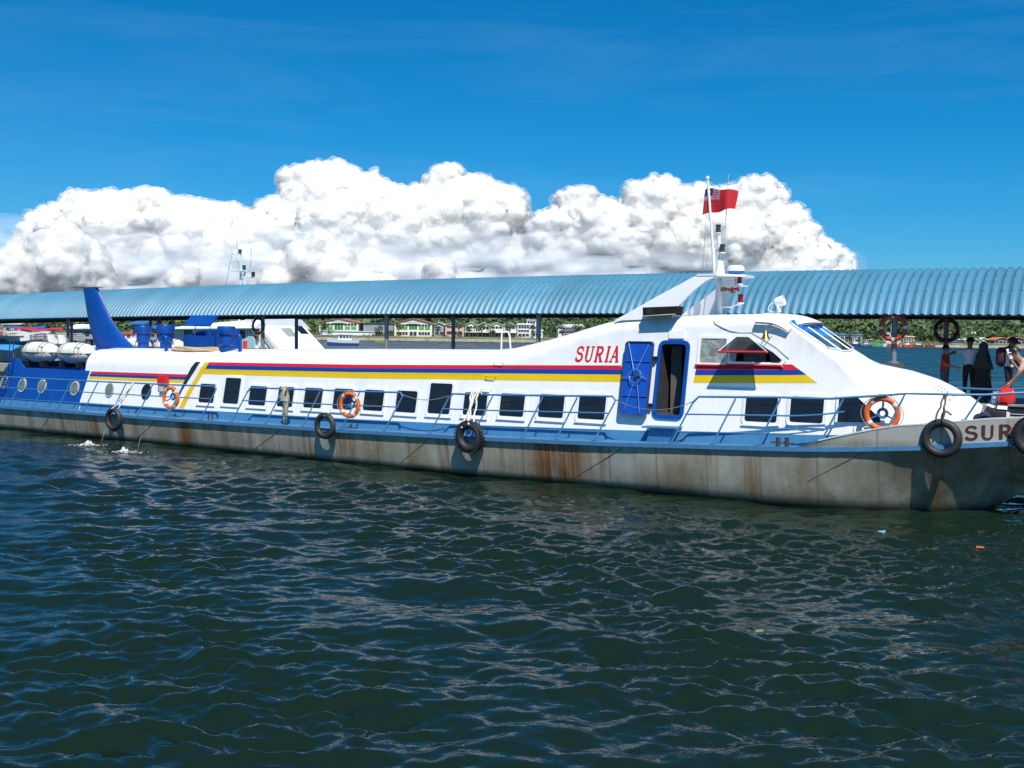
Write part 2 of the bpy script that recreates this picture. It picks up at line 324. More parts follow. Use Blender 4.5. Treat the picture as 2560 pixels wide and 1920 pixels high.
def make_cloud(name, poly, Y, vox, m, rmax=150, thick=1.0, rough=21):
    P = np.array(poly, float); lo = P.min(0); hi = P.max(0); area = (hi - lo).prod()
    n = int(area / 900); Q = lo + rng.random((n, 2)) * (hi - lo); Q = Q[inside(Q, poly)]; d = seg_dist(Q, poly)
    C = []
    for (x, z), e in zip(Q, d):                         # big body lobes, kept inside the outline
        r = min(e * rng.uniform(.8, 1.0), rmax * rng.uniform(.5, 1.1))
        if r < 14: continue
        dep = -thick * math.sqrt(max(e, 0)) * 13 * rng.uniform(.35, 1.0)
        if rng.random() < min(1, 1600 / (r * r) * 1.1): C.append((x, dep, z, r))
    # small lobes riding on the outline and on the lit face
    for _ in range(60):               # a solid heart, so that no sky shows through the middle
        q = lo + rng.random(2) * (hi - lo)
        if inside(q[None], poly)[0]:
            e = float(seg_dist(q[None], poly)[0])
            if e > 45: C.append((q[0], 60, q[1], e * .92))
    b = np.roll(P, -1, 0)
    for a0, b0 in zip(P, b):
        Ls = np.linalg.norm(b0 - a0); k = int(Ls / 16) + 1
        if a0[1] < lo[1] + 12 and b0[1] < lo[1] + 12: continue
        nrm = np.array([-(b0 - a0)[1], (b0 - a0)[0]]) / (Ls + 1e-6)
        for t in range(k):
            p = a0 + (b0 - a0) * (t + rng.random()) / k; r = rng.uniform(12, 34)
            q = p + nrm * r * .75
            if not inside(q[None], poly)[0]: q = p - nrm * r * .75
            C.append((q[0], rng.uniform(-60, 20), q[1], r))
    big = [c for c in C if c[3] > 45]
    for x, y, z, r in big:
        for t in range(int(5 + r / 14)):
            u = rng.normal(size=3); u /= np.linalg.norm(u); u[1] = -abs(u[1]); u[2] = u[2] * .8 + .25; u /= np.linalg.norm(u)
            s = r * rng.uniform(.22, .5); q = np.array([x, y, z]) + u * (r * .85)
            pp = np.array([[q[0], q[2]]])
            if inside(pp, poly)[0] and seg_dist(pp, poly)[0] > s * .8: C.append((*q, s))
    V = []; F = []; off = 0
    for x, y, z, r in C:
        v, f = ICO2 if r > 30 else ICO1
        V.append(v * r * (1, 1, .92) + (x, y, z)); F.append(f + off); off += len(v)
    me = np_mesh('tmp', np.vstack(V), np.vstack(F)); o = bpy.data.objects.new('tmp', me); COL.objects.link(o)
    md = o.modifiers.new('r', 'REMESH'); md.mode = 'VOXEL'; md.voxel_size = vox; md.use_smooth_shade = True
    dg = bpy.context.evaluated_depsgraph_get(); m2 = bpy.data.meshes.new_from_object(o.evaluated_get(dg)); bpy.data.objects.remove(o); bpy.data.meshes.remove(me)
    nv = len(m2.vertices); co = np.empty(nv * 3, np.float32); m2.vertices.foreach_get('co', co); co = co.reshape(-1, 3)
    nr = np.empty(nv * 3, np.float32); m2.vertices.foreach_get('normal', nr); nr = nr.reshape(-1, 3)
    dsp = np.zeros(nv, np.float32); NZ = mnoise.noise
    for i in range(nv):
        x, y, z = co[i] / 60.0; 
        dsp[i] = abs(NZ((x, y, z))) * 1.0 + abs(NZ((x * 2.3 + 9, y * 2.3, z * 2.3))) * .55 + abs(NZ((x * 5.1, y * 5.1 + 4, z * 5.1))) * .30 + NZ((x * 10, y * 10, z * 10)) * .14
    co += nr * ((dsp - .45) * rough)[:, None]
    m2.vertices.foreach_set('co', co.ravel()); m2.polygons.foreach_set('use_smooth', [True] * len(m2.polygons)); m2.update()
    m2.materials.clear(); m2.materials.append(m)
    o = link('cloud', m2); o.location = (0, Y, 0); tag(o, kind='structure')
    for k, dist in enumerate((8, 18)):      # thinning vapour round the solid heart frays the outline
        m3 = m2.copy(); m3.materials.clear(); m3.materials.append(CV[k]); c3 = co.copy(); j = np.array([NZ((p[0] / 45, p[1] / 45, p[2] / 45 + k)) for p in c3], np.float32); c3 += nr * (dist * (1 + .9 * j))[:, None]
        m3.vertices.foreach_set('co', c3.ravel()); m3.update(); q = link('cloud_vapour', m3); q.location = (0, Y, 0); tag(q, kind='structure')
    return o
def vapour(name, lo, hi):
    m = bpy.data.materials.new(name); m.use_nodes = True; nt = m.node_tree; p = nt.nodes['Principled BSDF']; p.inputs['Base Color'].default_value = (.95, .925, .885, 1); p.inputs['Roughness'].default_value = 1; p.inputs['Specular IOR Level'].default_value = 0
    tc = nt.nodes.new('ShaderNodeTexCoord'); n = nt.nodes.new('ShaderNodeTexNoise'); n.inputs['Scale'].default_value = .012; n.inputs['Detail'].default_value = 6; n.inputs['Roughness'].default_value = .62; nt.links.new(tc.outputs['Object'], n.inputs['Vector'])
    r = nt.nodes.new('ShaderNodeMapRange'); r.inputs['From Min'].default_value = .36; r.inputs['From Max'].default_value = .62; r.inputs['To Min'].default_value = lo; r.inputs['To Max'].default_value = hi; nt.links.new(n.outputs['Fac'], r.inputs['Value'])
    t = nt.nodes.new('ShaderNodeBsdfTransparent'); x = nt.nodes.new('ShaderNodeMixShader'); nt.links.new(r.outputs[0], x.inputs[0]); nt.links.new(p.outputs[0], x.inputs[1]); nt.links.new(t.outputs[0], x.inputs[2]); nt.links.new(x.outputs[0], nt.nodes['Material Output'].inputs[0]); return m
CV = [vapour('cloud_vapour_inner', .50, 1.0), vapour('cloud_vapour_outer', .74, 1.0)]
CL = [(-3119, 400), (-2995, 475), (-2914, 490), (-2880, 500), (-2886, 567), (-2852, 614), (-2818, 661), (-2770, 729), (-2655, 744), (-2648, 784), (-2628, 811), (-2547, 819), (-2453, 813), (-2358, 817), (-2237, 829), (-2156, 846), (-2062, 838), (-2009, 785), (-1955, 792), (-1874, 780), (-1739, 762), (-1631, 756), (-1578, 723), (-1524, 717), (-1497, 771), (-1443, 792), (-1369, 806), (-1389, 919), (-1322, 974), (-1188, 995), (-1040, 1017), (-959, 978), (-892, 945), (-811, 953), (-750, 900), (-730, 874), (-622, 855), (-528, 876), (-528, 916), (-475, 990), (-395, 1011), (-314, 986), (-313, 939), (-192, 941), (-84, 895), (-43, 862), (-14, 876), (38, 857), (79, 804), (87, 710), (67, 656), (134, 704), (201, 718), (330, 640), (520, 470), (620, 220), (-3119, 180)]
CR = [(136, 711), (230, 739), (271, 726), (236, 812), (323, 853), (431, 835), (499, 789), (580, 770), (620, 757), (619, 850), (659, 884), (753, 879), (793, 872), (780, 892), (846, 920), (914, 901), (955, 854), (1063, 876), (1144, 857), (1197, 857), (1278, 885), (1331, 919), (1439, 907), (1506, 894), (1555, 822), (1549, 781), (1645, 722), (1701, 636), (1756, 596), (1866, 531), (1935, 484), (1960, 397), (1960, 200), (-90, 200), (40, 320), (-20, 410), (90, 500), (50, 600)]
make_cloud('cloud', CL, 6100, 9.5, CM)
make_cloud('cloud', CR, 5900, 9.5, CM, rmax=120)
make_cloud('cloud', [(-2795, 160), (-2767, 326), (-2712, 381), (-2671, 462), (-2549, 490), (-2455, 545), (-2414, 606), (-2360, 580), (-2306, 534), (-2239, 481), (-2172, 414), (-2110, 160)], 5500, 14, CM2, rmax=100, rough=10)
make_cloud('cloud', [(-1400, 160), (-1361, 290), (-1307, 331), (-1199, 399), (-1200, 480), (-1105, 494), (-1038, 533), (-970, 469), (-862, 450), (-834, 350), (-672, 325), (-618, 299), (-590, 160)], 5500, 14, CM2, rmax=100, rough=10)
make_cloud('cloud', [(-469, 200), (-469, 327), (-456, 381), (-389, 396), (-321, 370), (-314, 336), (-300, 200)], 5400, 12, CM2, rmax=60, rough=10)
make_cloud('cloud', [(-3152, 160), (-3150, 377), (-2982, 431), (-2914, 439), (-2834, 420), (-2794, 380), (-2788, 326), (-2800, 160)], 5400, 14, CM2, rmax=100, rough=10)
make_cloud('cloud', [(-1845, 180), (-1835, 270), (-1807, 325), (-1740, 366), (-1672, 353), (-1660, 180)], 5450, 12, CM2, rmax=60, rough=10)
def stratus(x0, x1, z0, z1, Y, dy):
    def fn(u, v):
        x = lerp(x0, x1, u); z = lerp(z0, z1, v)
        n = mnoise.fractal((x / 700, z / 130, Y / 999), .9, 2.1, 5)
        return (x, dy * math.sin(u * 5) * .2 - abs(n) * 60, z + (n * 38 if v > .3 else 0))
    b = MB(); b.grid(fn, 160, 24); o = b.build('cloud', CM3, None, 180); o.location = (0, Y, 0); tag(o, kind='structure')
stratus(-3400, 1900, -100, 640, 5600, 120)
# ---------------------------------------------------------------- far shore: land, hill, forest
SH = 620
LEAF = [mat('leaf_green_%d' % i, c, .7, var=.35, scale=.25) for i, c in enumerate([(.065, .115, .03), (.09, .145, .04), (.04, .08, .026), (.10, .125, .055)])]
TRUNK = mat('bark', (.16, .13, .10), .9); LAND = mat('scrub_ground', (.10, .12, .045), .95, var=.4, scale=.08, dirt=(.24, .2, .12), dscale=.05, damt=.8)
BANK = mat('shore_rock', (.27, .24, .19), .95, var=.45, scale=.4, bump=.6, bscale=1.5)
def hill_h(x, y):
    t = max(0, min(1, (y - SH - 8) / 420)); t = t * t * (3 - 2 * t)
    base = 20 + 9 * mnoise.noise((x / 160, 3.1, 0)) + (10 if x > 90 else 0) * min(1, max(0, x - 90) / 80)
    return 2.6 + t * base + 1.2 * mnoise.noise((x / 30, y / 30, 1)) * t
def land_fn(u, v):
    x = lerp(-700, 900, u); y = SH - 3 + 700 * v * v
    return (x, y, -1.0 if v == 0 else hill_h(x, y))
b = MB(); b.grid(land_fn, 200, 36); tag(b.build('hillside', LAND, None, 180), kind='structure')
def bank_fn(u, v):
    x = lerp(-700, 900, u); n = mnoise.noise((x / 9, v * 3, 5)) + .5 * mnoise.noise((x / 2.5, v * 6, 8))
    return (x, SH - 8 + v * 9 + n * 1.2, lerp(-.8, 2.75, v ** .8) + n * .45 * (1 - v * .6))
b = MB(); b.grid(bank_fn, 900, 6); tag(b.build('shore_bank', BANK, None, 180), kind='structure')
def blob(mb, c, r, n, flat=1.0, tone=None):   # a leafy mound of small faces: ragged outline, gaps and dark hollows
    for i in range(n):
        u = rng.normal(size=3); u /= np.linalg.norm(u); u[2] = abs(u[2]) * 1.1 - .25
        p = np.array(c) + u * r * np.array([1, 1, flat]) * rng.uniform(.55, 1.05)
        s = r * rng.uniform(.16, .34); a = rng.normal(size=3); a /= np.linalg.norm(a)
        nn = u * .8 + rng.normal(size=3) * .5; nn /= np.linalg.norm(nn)
        t = np.cross(nn, a); t /= np.linalg.norm(t) + 1e-6; w = np.cross(nn, t)
        q = [p + t * s, p + w * s * .7, p - t * s * .8, p - w * s * .75]
        mb.add(q, [(0, 1, 2, 3)], int(rng.integers(0, 4)) if tone is None or rng.random() < .22 else tone)
fm = MB()
for i in range(2300):
    x = rng.uniform(-330, 420); d = rng.random() ** 1.3; y = SH + 45 + 470 * d
    if x > 110: y = SH + 12 + 480 * d
    if not -.62 < x / y < .66: continue
    r = rng.uniform(2.8, 6.2) if rng.random() < .75 else rng.uniform(6, 9.5); blob(fm, (x, y, hill_h(x, y) + r * .5), r, 30, rng.uniform(.8, 1.3), int(rng.choice([0, 0, 1, 1, 2, 3])))
tag(fm.build('forest', LEAF), 'dense green forest covering the hill across the water', 'forest', kind='stuff')
sc_ = MB()
for i in range(520):
    x = rng.uniform(-300, 420); 
    if -75 < x < 45 and rng.random() < .8: continue
    y = SH + rng.uniform(2, 12); r = rng.uniform(.6, 1.8); blob(sc_, (x, y, 2.7 + r * .2), r, 16)
tag(sc_.build('shore_scrub', LEAF), 'low scrub and grass along the far water edge', 'scrub', kind='stuff')
# ---------------------------------------------------------------- covered jetty
def ex(x, base): return base - .00027 * (x - 3) ** 2
JN, JF = 3.3, 8.05; JX0, JX1 = -52, 27
ROOFB = mat('roof_sheet_blue', (.070, .215, .320), .42, var=.07, scale=.35, dirt=(.15, .30, .38), dscale=.5, damt=.35, spec=.5)
def sheets():                      # every roofing sheet has weathered a little differently
    nt = ROOFB.node_tree; b = nt.nodes['Principled BSDF']; src = b.inputs['Base Color'].links[0].from_socket; N = nt.nodes.new; K = nt.links.new
    tc = N('ShaderNodeTexCoord'); sx = N('ShaderNodeSeparateXYZ'); K(tc.outputs['Object'], sx.inputs[0]); q = N('ShaderNodeMath'); q.operation = 'MULTIPLY'; q.inputs[1].default_value = 1 / .9; K(sx.outputs[0], q.inputs[0])
    fl = N('ShaderNodeMath'); fl.operation = 'FLOOR'; K(q.outputs[0], fl.inputs[0]); wn_ = N('ShaderNodeTexWhiteNoise'); wn_.noise_dimensions = '1D'; K(fl.outputs[0], wn_.inputs['W'])
    hv = N('ShaderNodeHueSaturation'); mr = N('ShaderNodeMapRange'); mr.inputs['To Min'].default_value = .93; mr.inputs['To Max'].default_value = 1.07; K(wn_.outputs['Value'], mr.inputs['Value']); K(mr.outputs[0], hv.inputs['Value']); K(src, hv.inputs['Color']); K(hv.outputs[0], b.inputs['Base Color'])
sheets()
POSTM = mat('post_grey_paint', (.20, .23, .25), .4, var=.12); JDARK = mat('dark_beam', (.03, .04, .05), .6)
jetty = berth('covered_jetty', 'long covered jetty with blue barrel roof behind the white ferry', 'jetty', 0, 0, 0)
pitch = .225; nco = int((JX1 - JX0) / pitch); nar = 16
CY = (JN + JF) / 2; HW = (JF - JN) / 2; RISE = 1.3; RAD = (HW * HW + RISE * RISE) / (2 * RISE); A0 = math.asin(HW / RAD)
wave = [(0, -1), (.18, -1), (.36, .3), (.5, 1), (.64, .3), (.82, -1)]
xs = []; hs_ = []
for i in range(nco):
    for t, h in wave: xs.append(JX0 + (i + t) * pitch); hs_.append(h)
rb = MB()
vs_ = []
for x, h in zip(xs, hs_):
    for k in range(nar + 1):
        an = -A0 + 2 * A0 * k / nar; rr = RAD + h * .030
        vs_.append((x, CY + rr * math.sin(an), ex(x, 4.43) + RISE - RAD + rr * math.cos(an)))
rb.add(vs_, [(i * (nar + 1) + k, (i + 1) * (nar + 1) + k, (i + 1) * (nar + 1) + k + 1, i * (nar + 1) + k + 1) for i in range(len(xs) - 1) for k in range(nar)])
rb.build('roof', ROOFB, jetty, 50)
sw = MB()
for i in range(0, nco):            # rows of roofing screws on the ridges
    x = JX0 + (i + .5) * pitch
    for an in ((-A0 * .72, -A0 * .45, -A0 * .2) if x > 2 else ()):
        rr = RAD + .030; c = (x, CY + rr * math.sin(an), ex(x, 4.43) + RISE - RAD + rr * math.cos(an))
        sw.box(c, (.04, .022, .012), tilt=Matrix.Rotation(-an, 3, 'X'))
tag(sw.build('roof_screws', mat('screw_blue', (.035, .12, .18), .5), jetty), kind='stuff')
for y in (JN + .12, CY - 1.1, CY + 1.1, JF - .12):
    an = math.asin((y - CY) / RAD); pts = [(x, y, ex(x, 4.43) + RISE - RAD + RAD * math.cos(an) - (.11 if abs(y - CY) < 1.5 else .17)) for x in range(JX0, JX1 + 1, 3)]
    bm_ = MB(); bm_.tube(pts, .055, 4); bm_.build('purlin', JDARK, jetty)
NEARP = [-45.9, -39.7, -33.4, -27.3, -21.3, -15.2, -9.14, -3.04, 3.21, 8.7, 14.17, 19.8, 25.4]
FARP = [-43.0, -34.6, -26.3, -18.7, -10.89, -2.73, 6.2, 14.87, 23.0]
def post(x, y, base):
    m = MB(); top = ex(x, 4.43) - .02
    m.lathe([(.075, base), (.075, top)], (x, y, 0), 10); m.lathe([(.16, base), (.16, base + .035), (.09, base + .05)], (x, y, 0), 10)
    m.build('post', POSTM, jetty, 40)
for x in NEARP: post(x, 3.8, 3.1)
for x in FARP: post(x, 7.45, 2.3)
for x in NEARP:
    m = MB(); an0 = -A0 * .93; pts = []
    for k in range(13):
        an = lerp(-A0 * .95, A0 * .95, k / 12); rr = RAD - .15; pts.append((x, CY + rr * math.sin(an), ex(x, 4.43) + RISE - RAD + rr * math.cos(an)))
    m.tube(pts, .05, 5); m.build('roof_arch', JDARK, jetty)
m = MB(); m.box(((JX0 + JX1) / 2, (3.5 + 7.9) / 2, 1.92), (JX1 - JX0, 4.4, .36)); m.build('deck', CONC, jetty)
for i, x in enumerate(NEARP):
    m = MB(); m.box((x - .25, 3.85, 3.05), (1.0, .55, .09)); m.build('bench_top', DCONC, jetty)
    m = MB(); m.box((x - .25, 3.85, 2.55), (.75, .4, .9)); m.build('bench_pedestal', CONC, jetty)
    for y in (4.0, 7.4):
        m = MB(); m.lathe([(.2, -3), (.2, 1.74)], (x, y, 0), 10); m.build('pile', DCONC, jetty, 40)
# ---------------------------------------------------------------- the ferry
def zdeck(x): return ip(x, [-20, -7, 0, 5, 9, 11, 13.5, 14.6, 15.9, 16.7, 17.5, 20.3], [.88, .92, .98, 1.06, 1.17, 1.25, 1.33, 1.39, 1.48, 1.56, 1.63, 1.95])
def beam(x): return ip(x, [-19.6, -18, 8, 10, 12, 14, 16, 18, 19.5, 20.3], [2.45, 2.6, 2.6, 2.58, 2.48, 2.25, 1.8, 1.1, .45, .04])
def wlin(x): return ip(x, [-19.6, -18, 5, 10, 11.8, 13.26, 14.2, 15.1, 16, 16.87, 17.15], [2.25, 2.38, 2.38, 2.27, 2.22, 2.06, 1.86, 1.54, 1.04, .38, .02])
def zstem(x): return ip(x, [17.1, 17.74, 18.6, 19.6, 20.3], [0, .48, .98, 1.5, 1.9])
def zbul(x): return ip(x, [13.45, 13.57, 14.26, 14.88, 15.41, 15.98, 16.55, 17.17, 17.8, 20.6], [1.33, 1.40, 1.6, 1.76, 1.88, 1.94, 2.01, 2.09, 2.14, 2.45])
def smooth_b(x): return (beam(x - .5) + 2 * beam(x) + beam(x + .5)) / 4 if x < 19.6 else beam(x)
def hull_mat():
    m = bpy.data.materials.new('hull_paint_rusty'); m.use_nodes = True; nt = m.node_tree; b = nt.nodes['Principled BSDF']; N = nt.nodes.new; K = nt.links.new
    b.inputs['Roughness'].default_value = .33; b.inputs['Metallic'].default_value = .15
    tc = N('ShaderNodeTexCoord'); sx = N('ShaderNodeSeparateXYZ'); K(tc.outputs['Object'], sx.inputs[0])
    def noise(sc, mp, det=6, ro=.6, dist=0):
        mm = N('ShaderNodeMapping'); mm.inputs['Scale'].default_value = mp; K(tc.outputs['Object'], mm.inputs[0])
        n = N('ShaderNodeTexNoise'); n.inputs['Scale'].default_value = sc; n.inputs['Detail'].default_value = det; n.inputs['Roughness'].default_value = ro; n.inputs['Distortion'].default_value = dist
        K(mm.outputs[0], n.inputs['Vector']); return n.outputs['Fac']
    def ramp(f, stops):
        r = N('ShaderNodeValToRGB'); e = r.color_ramp.elements
        while len(e) < len(stops): e.new(.5)
        for q, (p, c) in zip(e, stops): q.position = p; q.color = tuple(c) + (1,) if not isinstance(c, (int, float)) else (c, c, c, 1)
        K(f, r.inputs[0]); return r.outputs[0]
    def mix(f, a, c, mode='MIX'):
        x = N('ShaderNodeMixRGB'); x.blend_type = mode
        if isinstance(f, (int, float)): x.inputs[0].default_value = f
        else: K(f, x.inputs[0])
        for i, q in ((1, a), (2, c)):
            if isinstance(q, tuple): x.inputs[i].default_value = q + (1,)
            else: K(q, x.inputs[i])
        return x.outputs[0]
    def math_(op, a, c):
        x = N('ShaderNodeMath'); x.operation = op
        for i, q in ((0, a), (1, c)):
            if isinstance(q, (int, float)): x.inputs[i].default_value = q
            else: K(q, x.inputs[i])
        return x.outputs[0]
    base = ramp(noise(.8, (1, 1, 1.6)), [(.3, (.38, .40, .36)), (.55, (.50, .50, .43)), (.75, (.54, .51, .39))])
    base = mix(ramp(noise(.5, (1.6, 1, .6), 8, .7), [(.40, 0.), (.66, .85)]), base, (.27, .20, .10))           # dirty film
    nx = N('ShaderNodeMapRange'); nx.inputs['From Min'].default_value = -20; nx.inputs['From Max'].default_value = 20
    wob = math_('MULTIPLY', math_('SUBTRACT', noise(1.2, (1, .1, .9), 3), .5), .5); K(math_('ADD', sx.outputs[0], wob), nx.inputs[0])
    st = [(-14.37, .8, .22), (-12.0, .35, .10), (-10.63, .9, .12), (-8.5, .6, .2), (-6.1, .95, .42), (-3.2, .6, .14), (-.8, .65, .18), (.9, .55, .10), (3.9, .7, .15), (7.55, 1.0, 1.0), (9.75, .5, .10), (10.55, .55, .10), (13.67, .6, .1)]
    stops = []
    for c, v, w in st:
        for d, q in ((-w, 0.), (-w * .4, v), (w * .4, v), (w, 0.)):
            stops.append((min(1, max(0, (c + d + 20) / 40)), q))
    # two ramps: a colour ramp holds at most 32 stops
    f1 = ramp(nx.outputs[0], stops[:28]); f2 = ramp(nx.outputs[0], stops[28:])
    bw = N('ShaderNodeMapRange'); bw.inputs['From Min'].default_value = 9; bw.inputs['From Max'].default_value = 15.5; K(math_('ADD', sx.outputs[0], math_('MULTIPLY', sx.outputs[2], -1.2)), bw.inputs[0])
    film = mix(1.0, bw.outputs[0], ramp(noise(.7, (1.2, 1, 1.0), 7, .65, .5), [(.36, .25), (.6, 1.)]), 'MULTIPLY'); base = mix(film, base, (.16, .15, .10))   # film is the bow's shade painted into the colour as a patchy olive brown darkening
    bwk = N('ShaderNodeMapRange'); bwk.inputs['From Min'].default_value = 1.45; bwk.inputs['From Max'].default_value = 1.62; bwk.inputs['To Max'].default_value = .8; K(sx.outputs[2], bwk.inputs[0]); base = mix(bwk.outputs[0], base, (.50, .50, .47))
    f = mix(1.0, f1, f2, 'LIGHTEN')
    brk = ramp(noise(1.0, (5.5, 1, .35), 6, .65), [(.30, .15), (.52, 1.0)])
    f = mix(1.0, f, brk, 'MULTIPLY')
    fine = ramp(noise(1.0, (2.7, 1, .10), 7, .7), [(.54, 0.), (.66, .72)])                                    # many thin runs everywhere
    f = mix(1.0, f, fine, 'LIGHTEN')
    up = N('ShaderNodeMapRange'); up.inputs['From Min'].default_value = 1.62; up.inputs['From Max'].default_value = 1.35; up.inputs['To Min'].default_value = .25; K(sx.outputs[2], up.inputs[0]); f = mix(1.0, f, up.outputs[0], 'MULTIPLY')   # the bulwark is cleaner
    rust = ramp(noise(3, (2, 1, .5)), [(.3, (.17, .065, .022)), (.7, (.30, .15, .055))])
    col = mix(f, base, rust)
    pl = N('ShaderNodeMath'); pl.operation = 'PINGPONG'; pl.inputs[1].default_value = .61; K(math_('ADD', sx.outputs[0], 20.3), pl.inputs[0])
    seam = ramp(pl.outputs[0], [(.0, .42), (.016, .42), (.03, 0.)]); col = mix(seam, col, (.20, .12, .06))
    wl_ = N('ShaderNodeMapRange'); K(math_('ADD', sx.outputs[2], math_('MULTIPLY', math_('SUBTRACT', noise(.7, (1, .1, .1)), .5), .12)), wl_.inputs[0])
    wl_.inputs['From Min'].default_value = .24; wl_.inputs['From Max'].default_value = .02; col = mix(wl_.outputs[0], col, (.022, .028, .022))   # weed and boot-top at the waterline
    K(col, b.inputs['Base Color'])
    bp = N('ShaderNodeBump'); bp.inputs['Strength'].default_value = .25; bp.inputs['Distance'].default_value = .05; K(noise(1.3, (1.3, 1, 1), 3), bp.inputs['Height']); K(bp.outputs[0], b.inputs['Normal'])
    return m
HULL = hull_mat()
F = berth('passenger_ferry', 'long white passenger ferry with red, blue and yellow stripes moored along the jetty', 'ferry', 0, 0, 0)
# hull
xs = list(np.arange(-19.6, 13, .6)) + list(np.arange(13, 20.31, .25)); rows = []
for x in xs:
    zd, bb = zdeck(x), smooth_b(x); sec = []
    if x < 17.1:
        w = wlin(x); kz = -.9 if x < 15 else lerp(-.9, -.05, min(1, (x - 15) / 2.1))
        ch = .22 + max(0, (x - 8)) * .05 if x < 15.3 else .58
        wc = lerp(w, bb, ip(x, [8, 10, 14, 16, 17], [.42, .62, .55, .42, .35]))
        sec = [(0, kz - .02), (w * .72, kz * .85), (w, 0), (wc, ch), (lerp(wc, bb, .45), lerp(ch, zd, .5)), (bb, zd - .1), (bb, zd)]
    else:
        z0 = zstem(x); sec = [(bb * (t ** 1.25), lerp(z0, zd, t)) for t in (0, .15, .3, .5, .7, .93, 1)]
    rows.append([(x, -y, z) for y, z in sec] + [(x, y, z) for y, z in sec[::-1]])
n = len(rows[0]); hb = MB()
hb.add([p for r in rows for p in r], [(i * n + k, (i + 1) * n + k, (i + 1) * n + k + 1, i * n + k + 1) for i in range(len(rows) - 1) for k in range(n - 1) if k != 6])
hb.add(rows[0], [tuple(range(n))])
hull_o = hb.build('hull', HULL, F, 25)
def strip(name, fn0, fn1, x0, x1, step, th, m, parent, both=True):     # a band between two curves, given thickness outwards (y)
    k = max(2, int((x1 - x0) / step)); mb = MB()
    for sgn in ((-1, 1) if both else (-1,)):
        vs = []
        for i in range(k + 1):
            x = lerp(x0, x1, i / k); (ya, za), (yb, zb) = fn0(x), fn1(x)
            vs += [(x, sgn * ya, za), (x, sgn * yb, zb), (x, sgn * (yb + th), zb), (x, sgn * (ya + th), za)]
        fs = [(i * 4 + q, (i + 1) * 4 + q, (i + 1) * 4 + (q + 1) % 4, i * 4 + (q + 1) % 4) for i in range(k) for q in range(4)] + [(0, 1, 2, 3), tuple(k * 4 + q for q in (3, 2, 1, 0))]
        mb.add(vs, fs)
    return mb.build(name, m, parent, 30)
strip('rub_rail', lambda x: (smooth_b(x) + .003, zdeck(x) - .085), lambda x: (smooth_b(x) + .003, zdeck(x) + .012), -19.6, 20.2, .5, .055, RAILB, F)
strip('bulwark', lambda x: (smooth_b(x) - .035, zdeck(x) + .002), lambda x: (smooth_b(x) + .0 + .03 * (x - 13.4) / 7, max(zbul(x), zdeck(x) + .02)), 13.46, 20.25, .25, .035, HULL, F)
strip('bulwark_cap', lambda x: (smooth_b(x) - .03, max(zbul(x), zdeck(x) + .02) + .002), lambda x: (smooth_b(x) - .03, max(zbul(x), zdeck(x) + .02) + .03), 13.9, 20.2, .25, .085, GREYW, F)
db = MB()                          # deck plating between the rub rails
dx = list(np.arange(-19.6, 20.3, .4)); db.add([(x, s * (smooth_b(x) - .002), zdeck(x) - .004) for x in dx for s in (-1, 1)], [(2 * i, 2 * i + 1, 2 * i + 3, 2 * i + 2) for i in range(len(dx) - 1)])
db.build('deck', DECKB, F)
for (xa, za), (xb, zb) in (((-12.95, .80), (-13.91, .1)), ((-7.47, .80), (-8.57, .12)), ((-1.84, .86), (-3.19, .1)), ((3.62, .92), (2.58, .2)), ((9.33, 1.05), (7.94, .2)), ((14.77, 1.28), (13.67, .6))):
    m = MB(); pts = []
    for t in np.linspace(0, 1, 9):
        x = lerp(xa, xb, t); z = lerp(za, zb, t); zd = zdeck(x); w = wlin(x); ch = .22 + max(0, (x - 8)) * .05
        wc = lerp(w, smooth_b(x), ip(x, [8, 10, 14, 16, 17], [.42, .62, .55, .42, .35]))
        y = ip(z, [0, ch, lerp(ch, zd, .5), zd - .1], [w, wc, lerp(wc, smooth_b(x), .45), smooth_b(x)]); pts.append((x, -y - .002, z))
    m.tube(pts, .010, 5); m.build('weld_strake', mat('strake_rust', (.16, .10, .055), .8, var=.4), F)
# cabin section: straight inward-leaning sides, rounded shoulder, crowned roof
XT = [-12.6, -7.8, .8, 4.2, 5.0, 5.6, 6.3, 7.15, 8.0, 8.6, 9.3, 12.5, 12.78, 13.02, 13.4, 13.8, 14.15, 14.45, 14.8, 15.3, 15.9, 16.2, 16.5, 16.72, 16.86]
ZT = [3.03, 3.07, 3.22, 3.26, 3.33, 3.45, 3.60, 3.82, 4.06, 4.18, 4.22, 4.28, 4.22, 4.00, 3.74, 3.46, 3.25, 3.14, 3.09, 3.00, 2.82, 2.68, 2.52, 2.38, 2.26]
def zt(x): return ip(x, XT, ZT)
def wb(x): return ip(x, [-20, 13.6, 14.4, 15, 15.6, 16.2, 16.6, 16.86], [1.8, 1.8, 1.78, 1.68, 1.5, 1.2, .92, .62])
def shoulder(x):                   # (height, inset) of the rounded shoulder
    return ip(x, [-13, 4.5, 7.5, 12.4, 12.8, 14.0, 14.9, 16.9], [.66, .66, .42, .34, .15, .16, .72, .8]), ip(x, [-13, 4.5, 7.5, 12.4, 12.8, 14.0, 14.9, 16.9], [.72, .72, .40, .30, .16, .18, .95, .55])
def yline(x, z): return wb(x) - .2 * (z - 1.0)
def wall(x, z):                    # half-width of the cabin at height z
    t = zt(x); rz, ry = shoulder(x); zc = t - rz
    if z <= zc: return yline(x, z)
    s = min(1, (z - zc) / rz); return yline(x, zc) - ry * (1 - math.sqrt(max(0, 1 - s * s)))
def top(x, y):                     # roof height at offset y
    y = abs(y); t = zt(x); rz, ry = shoulder(x); zc = t - rz; yc = yline(x, zc)
    if y <= yc - ry: return t + .05 * (1 - (y / max(.01, yc - ry)) ** 2) * (1 if x < 13 else .6)
    s = min(1, (y - (yc - ry)) / ry); return zc + rz * math.sqrt(max(0, 1 - s * s))
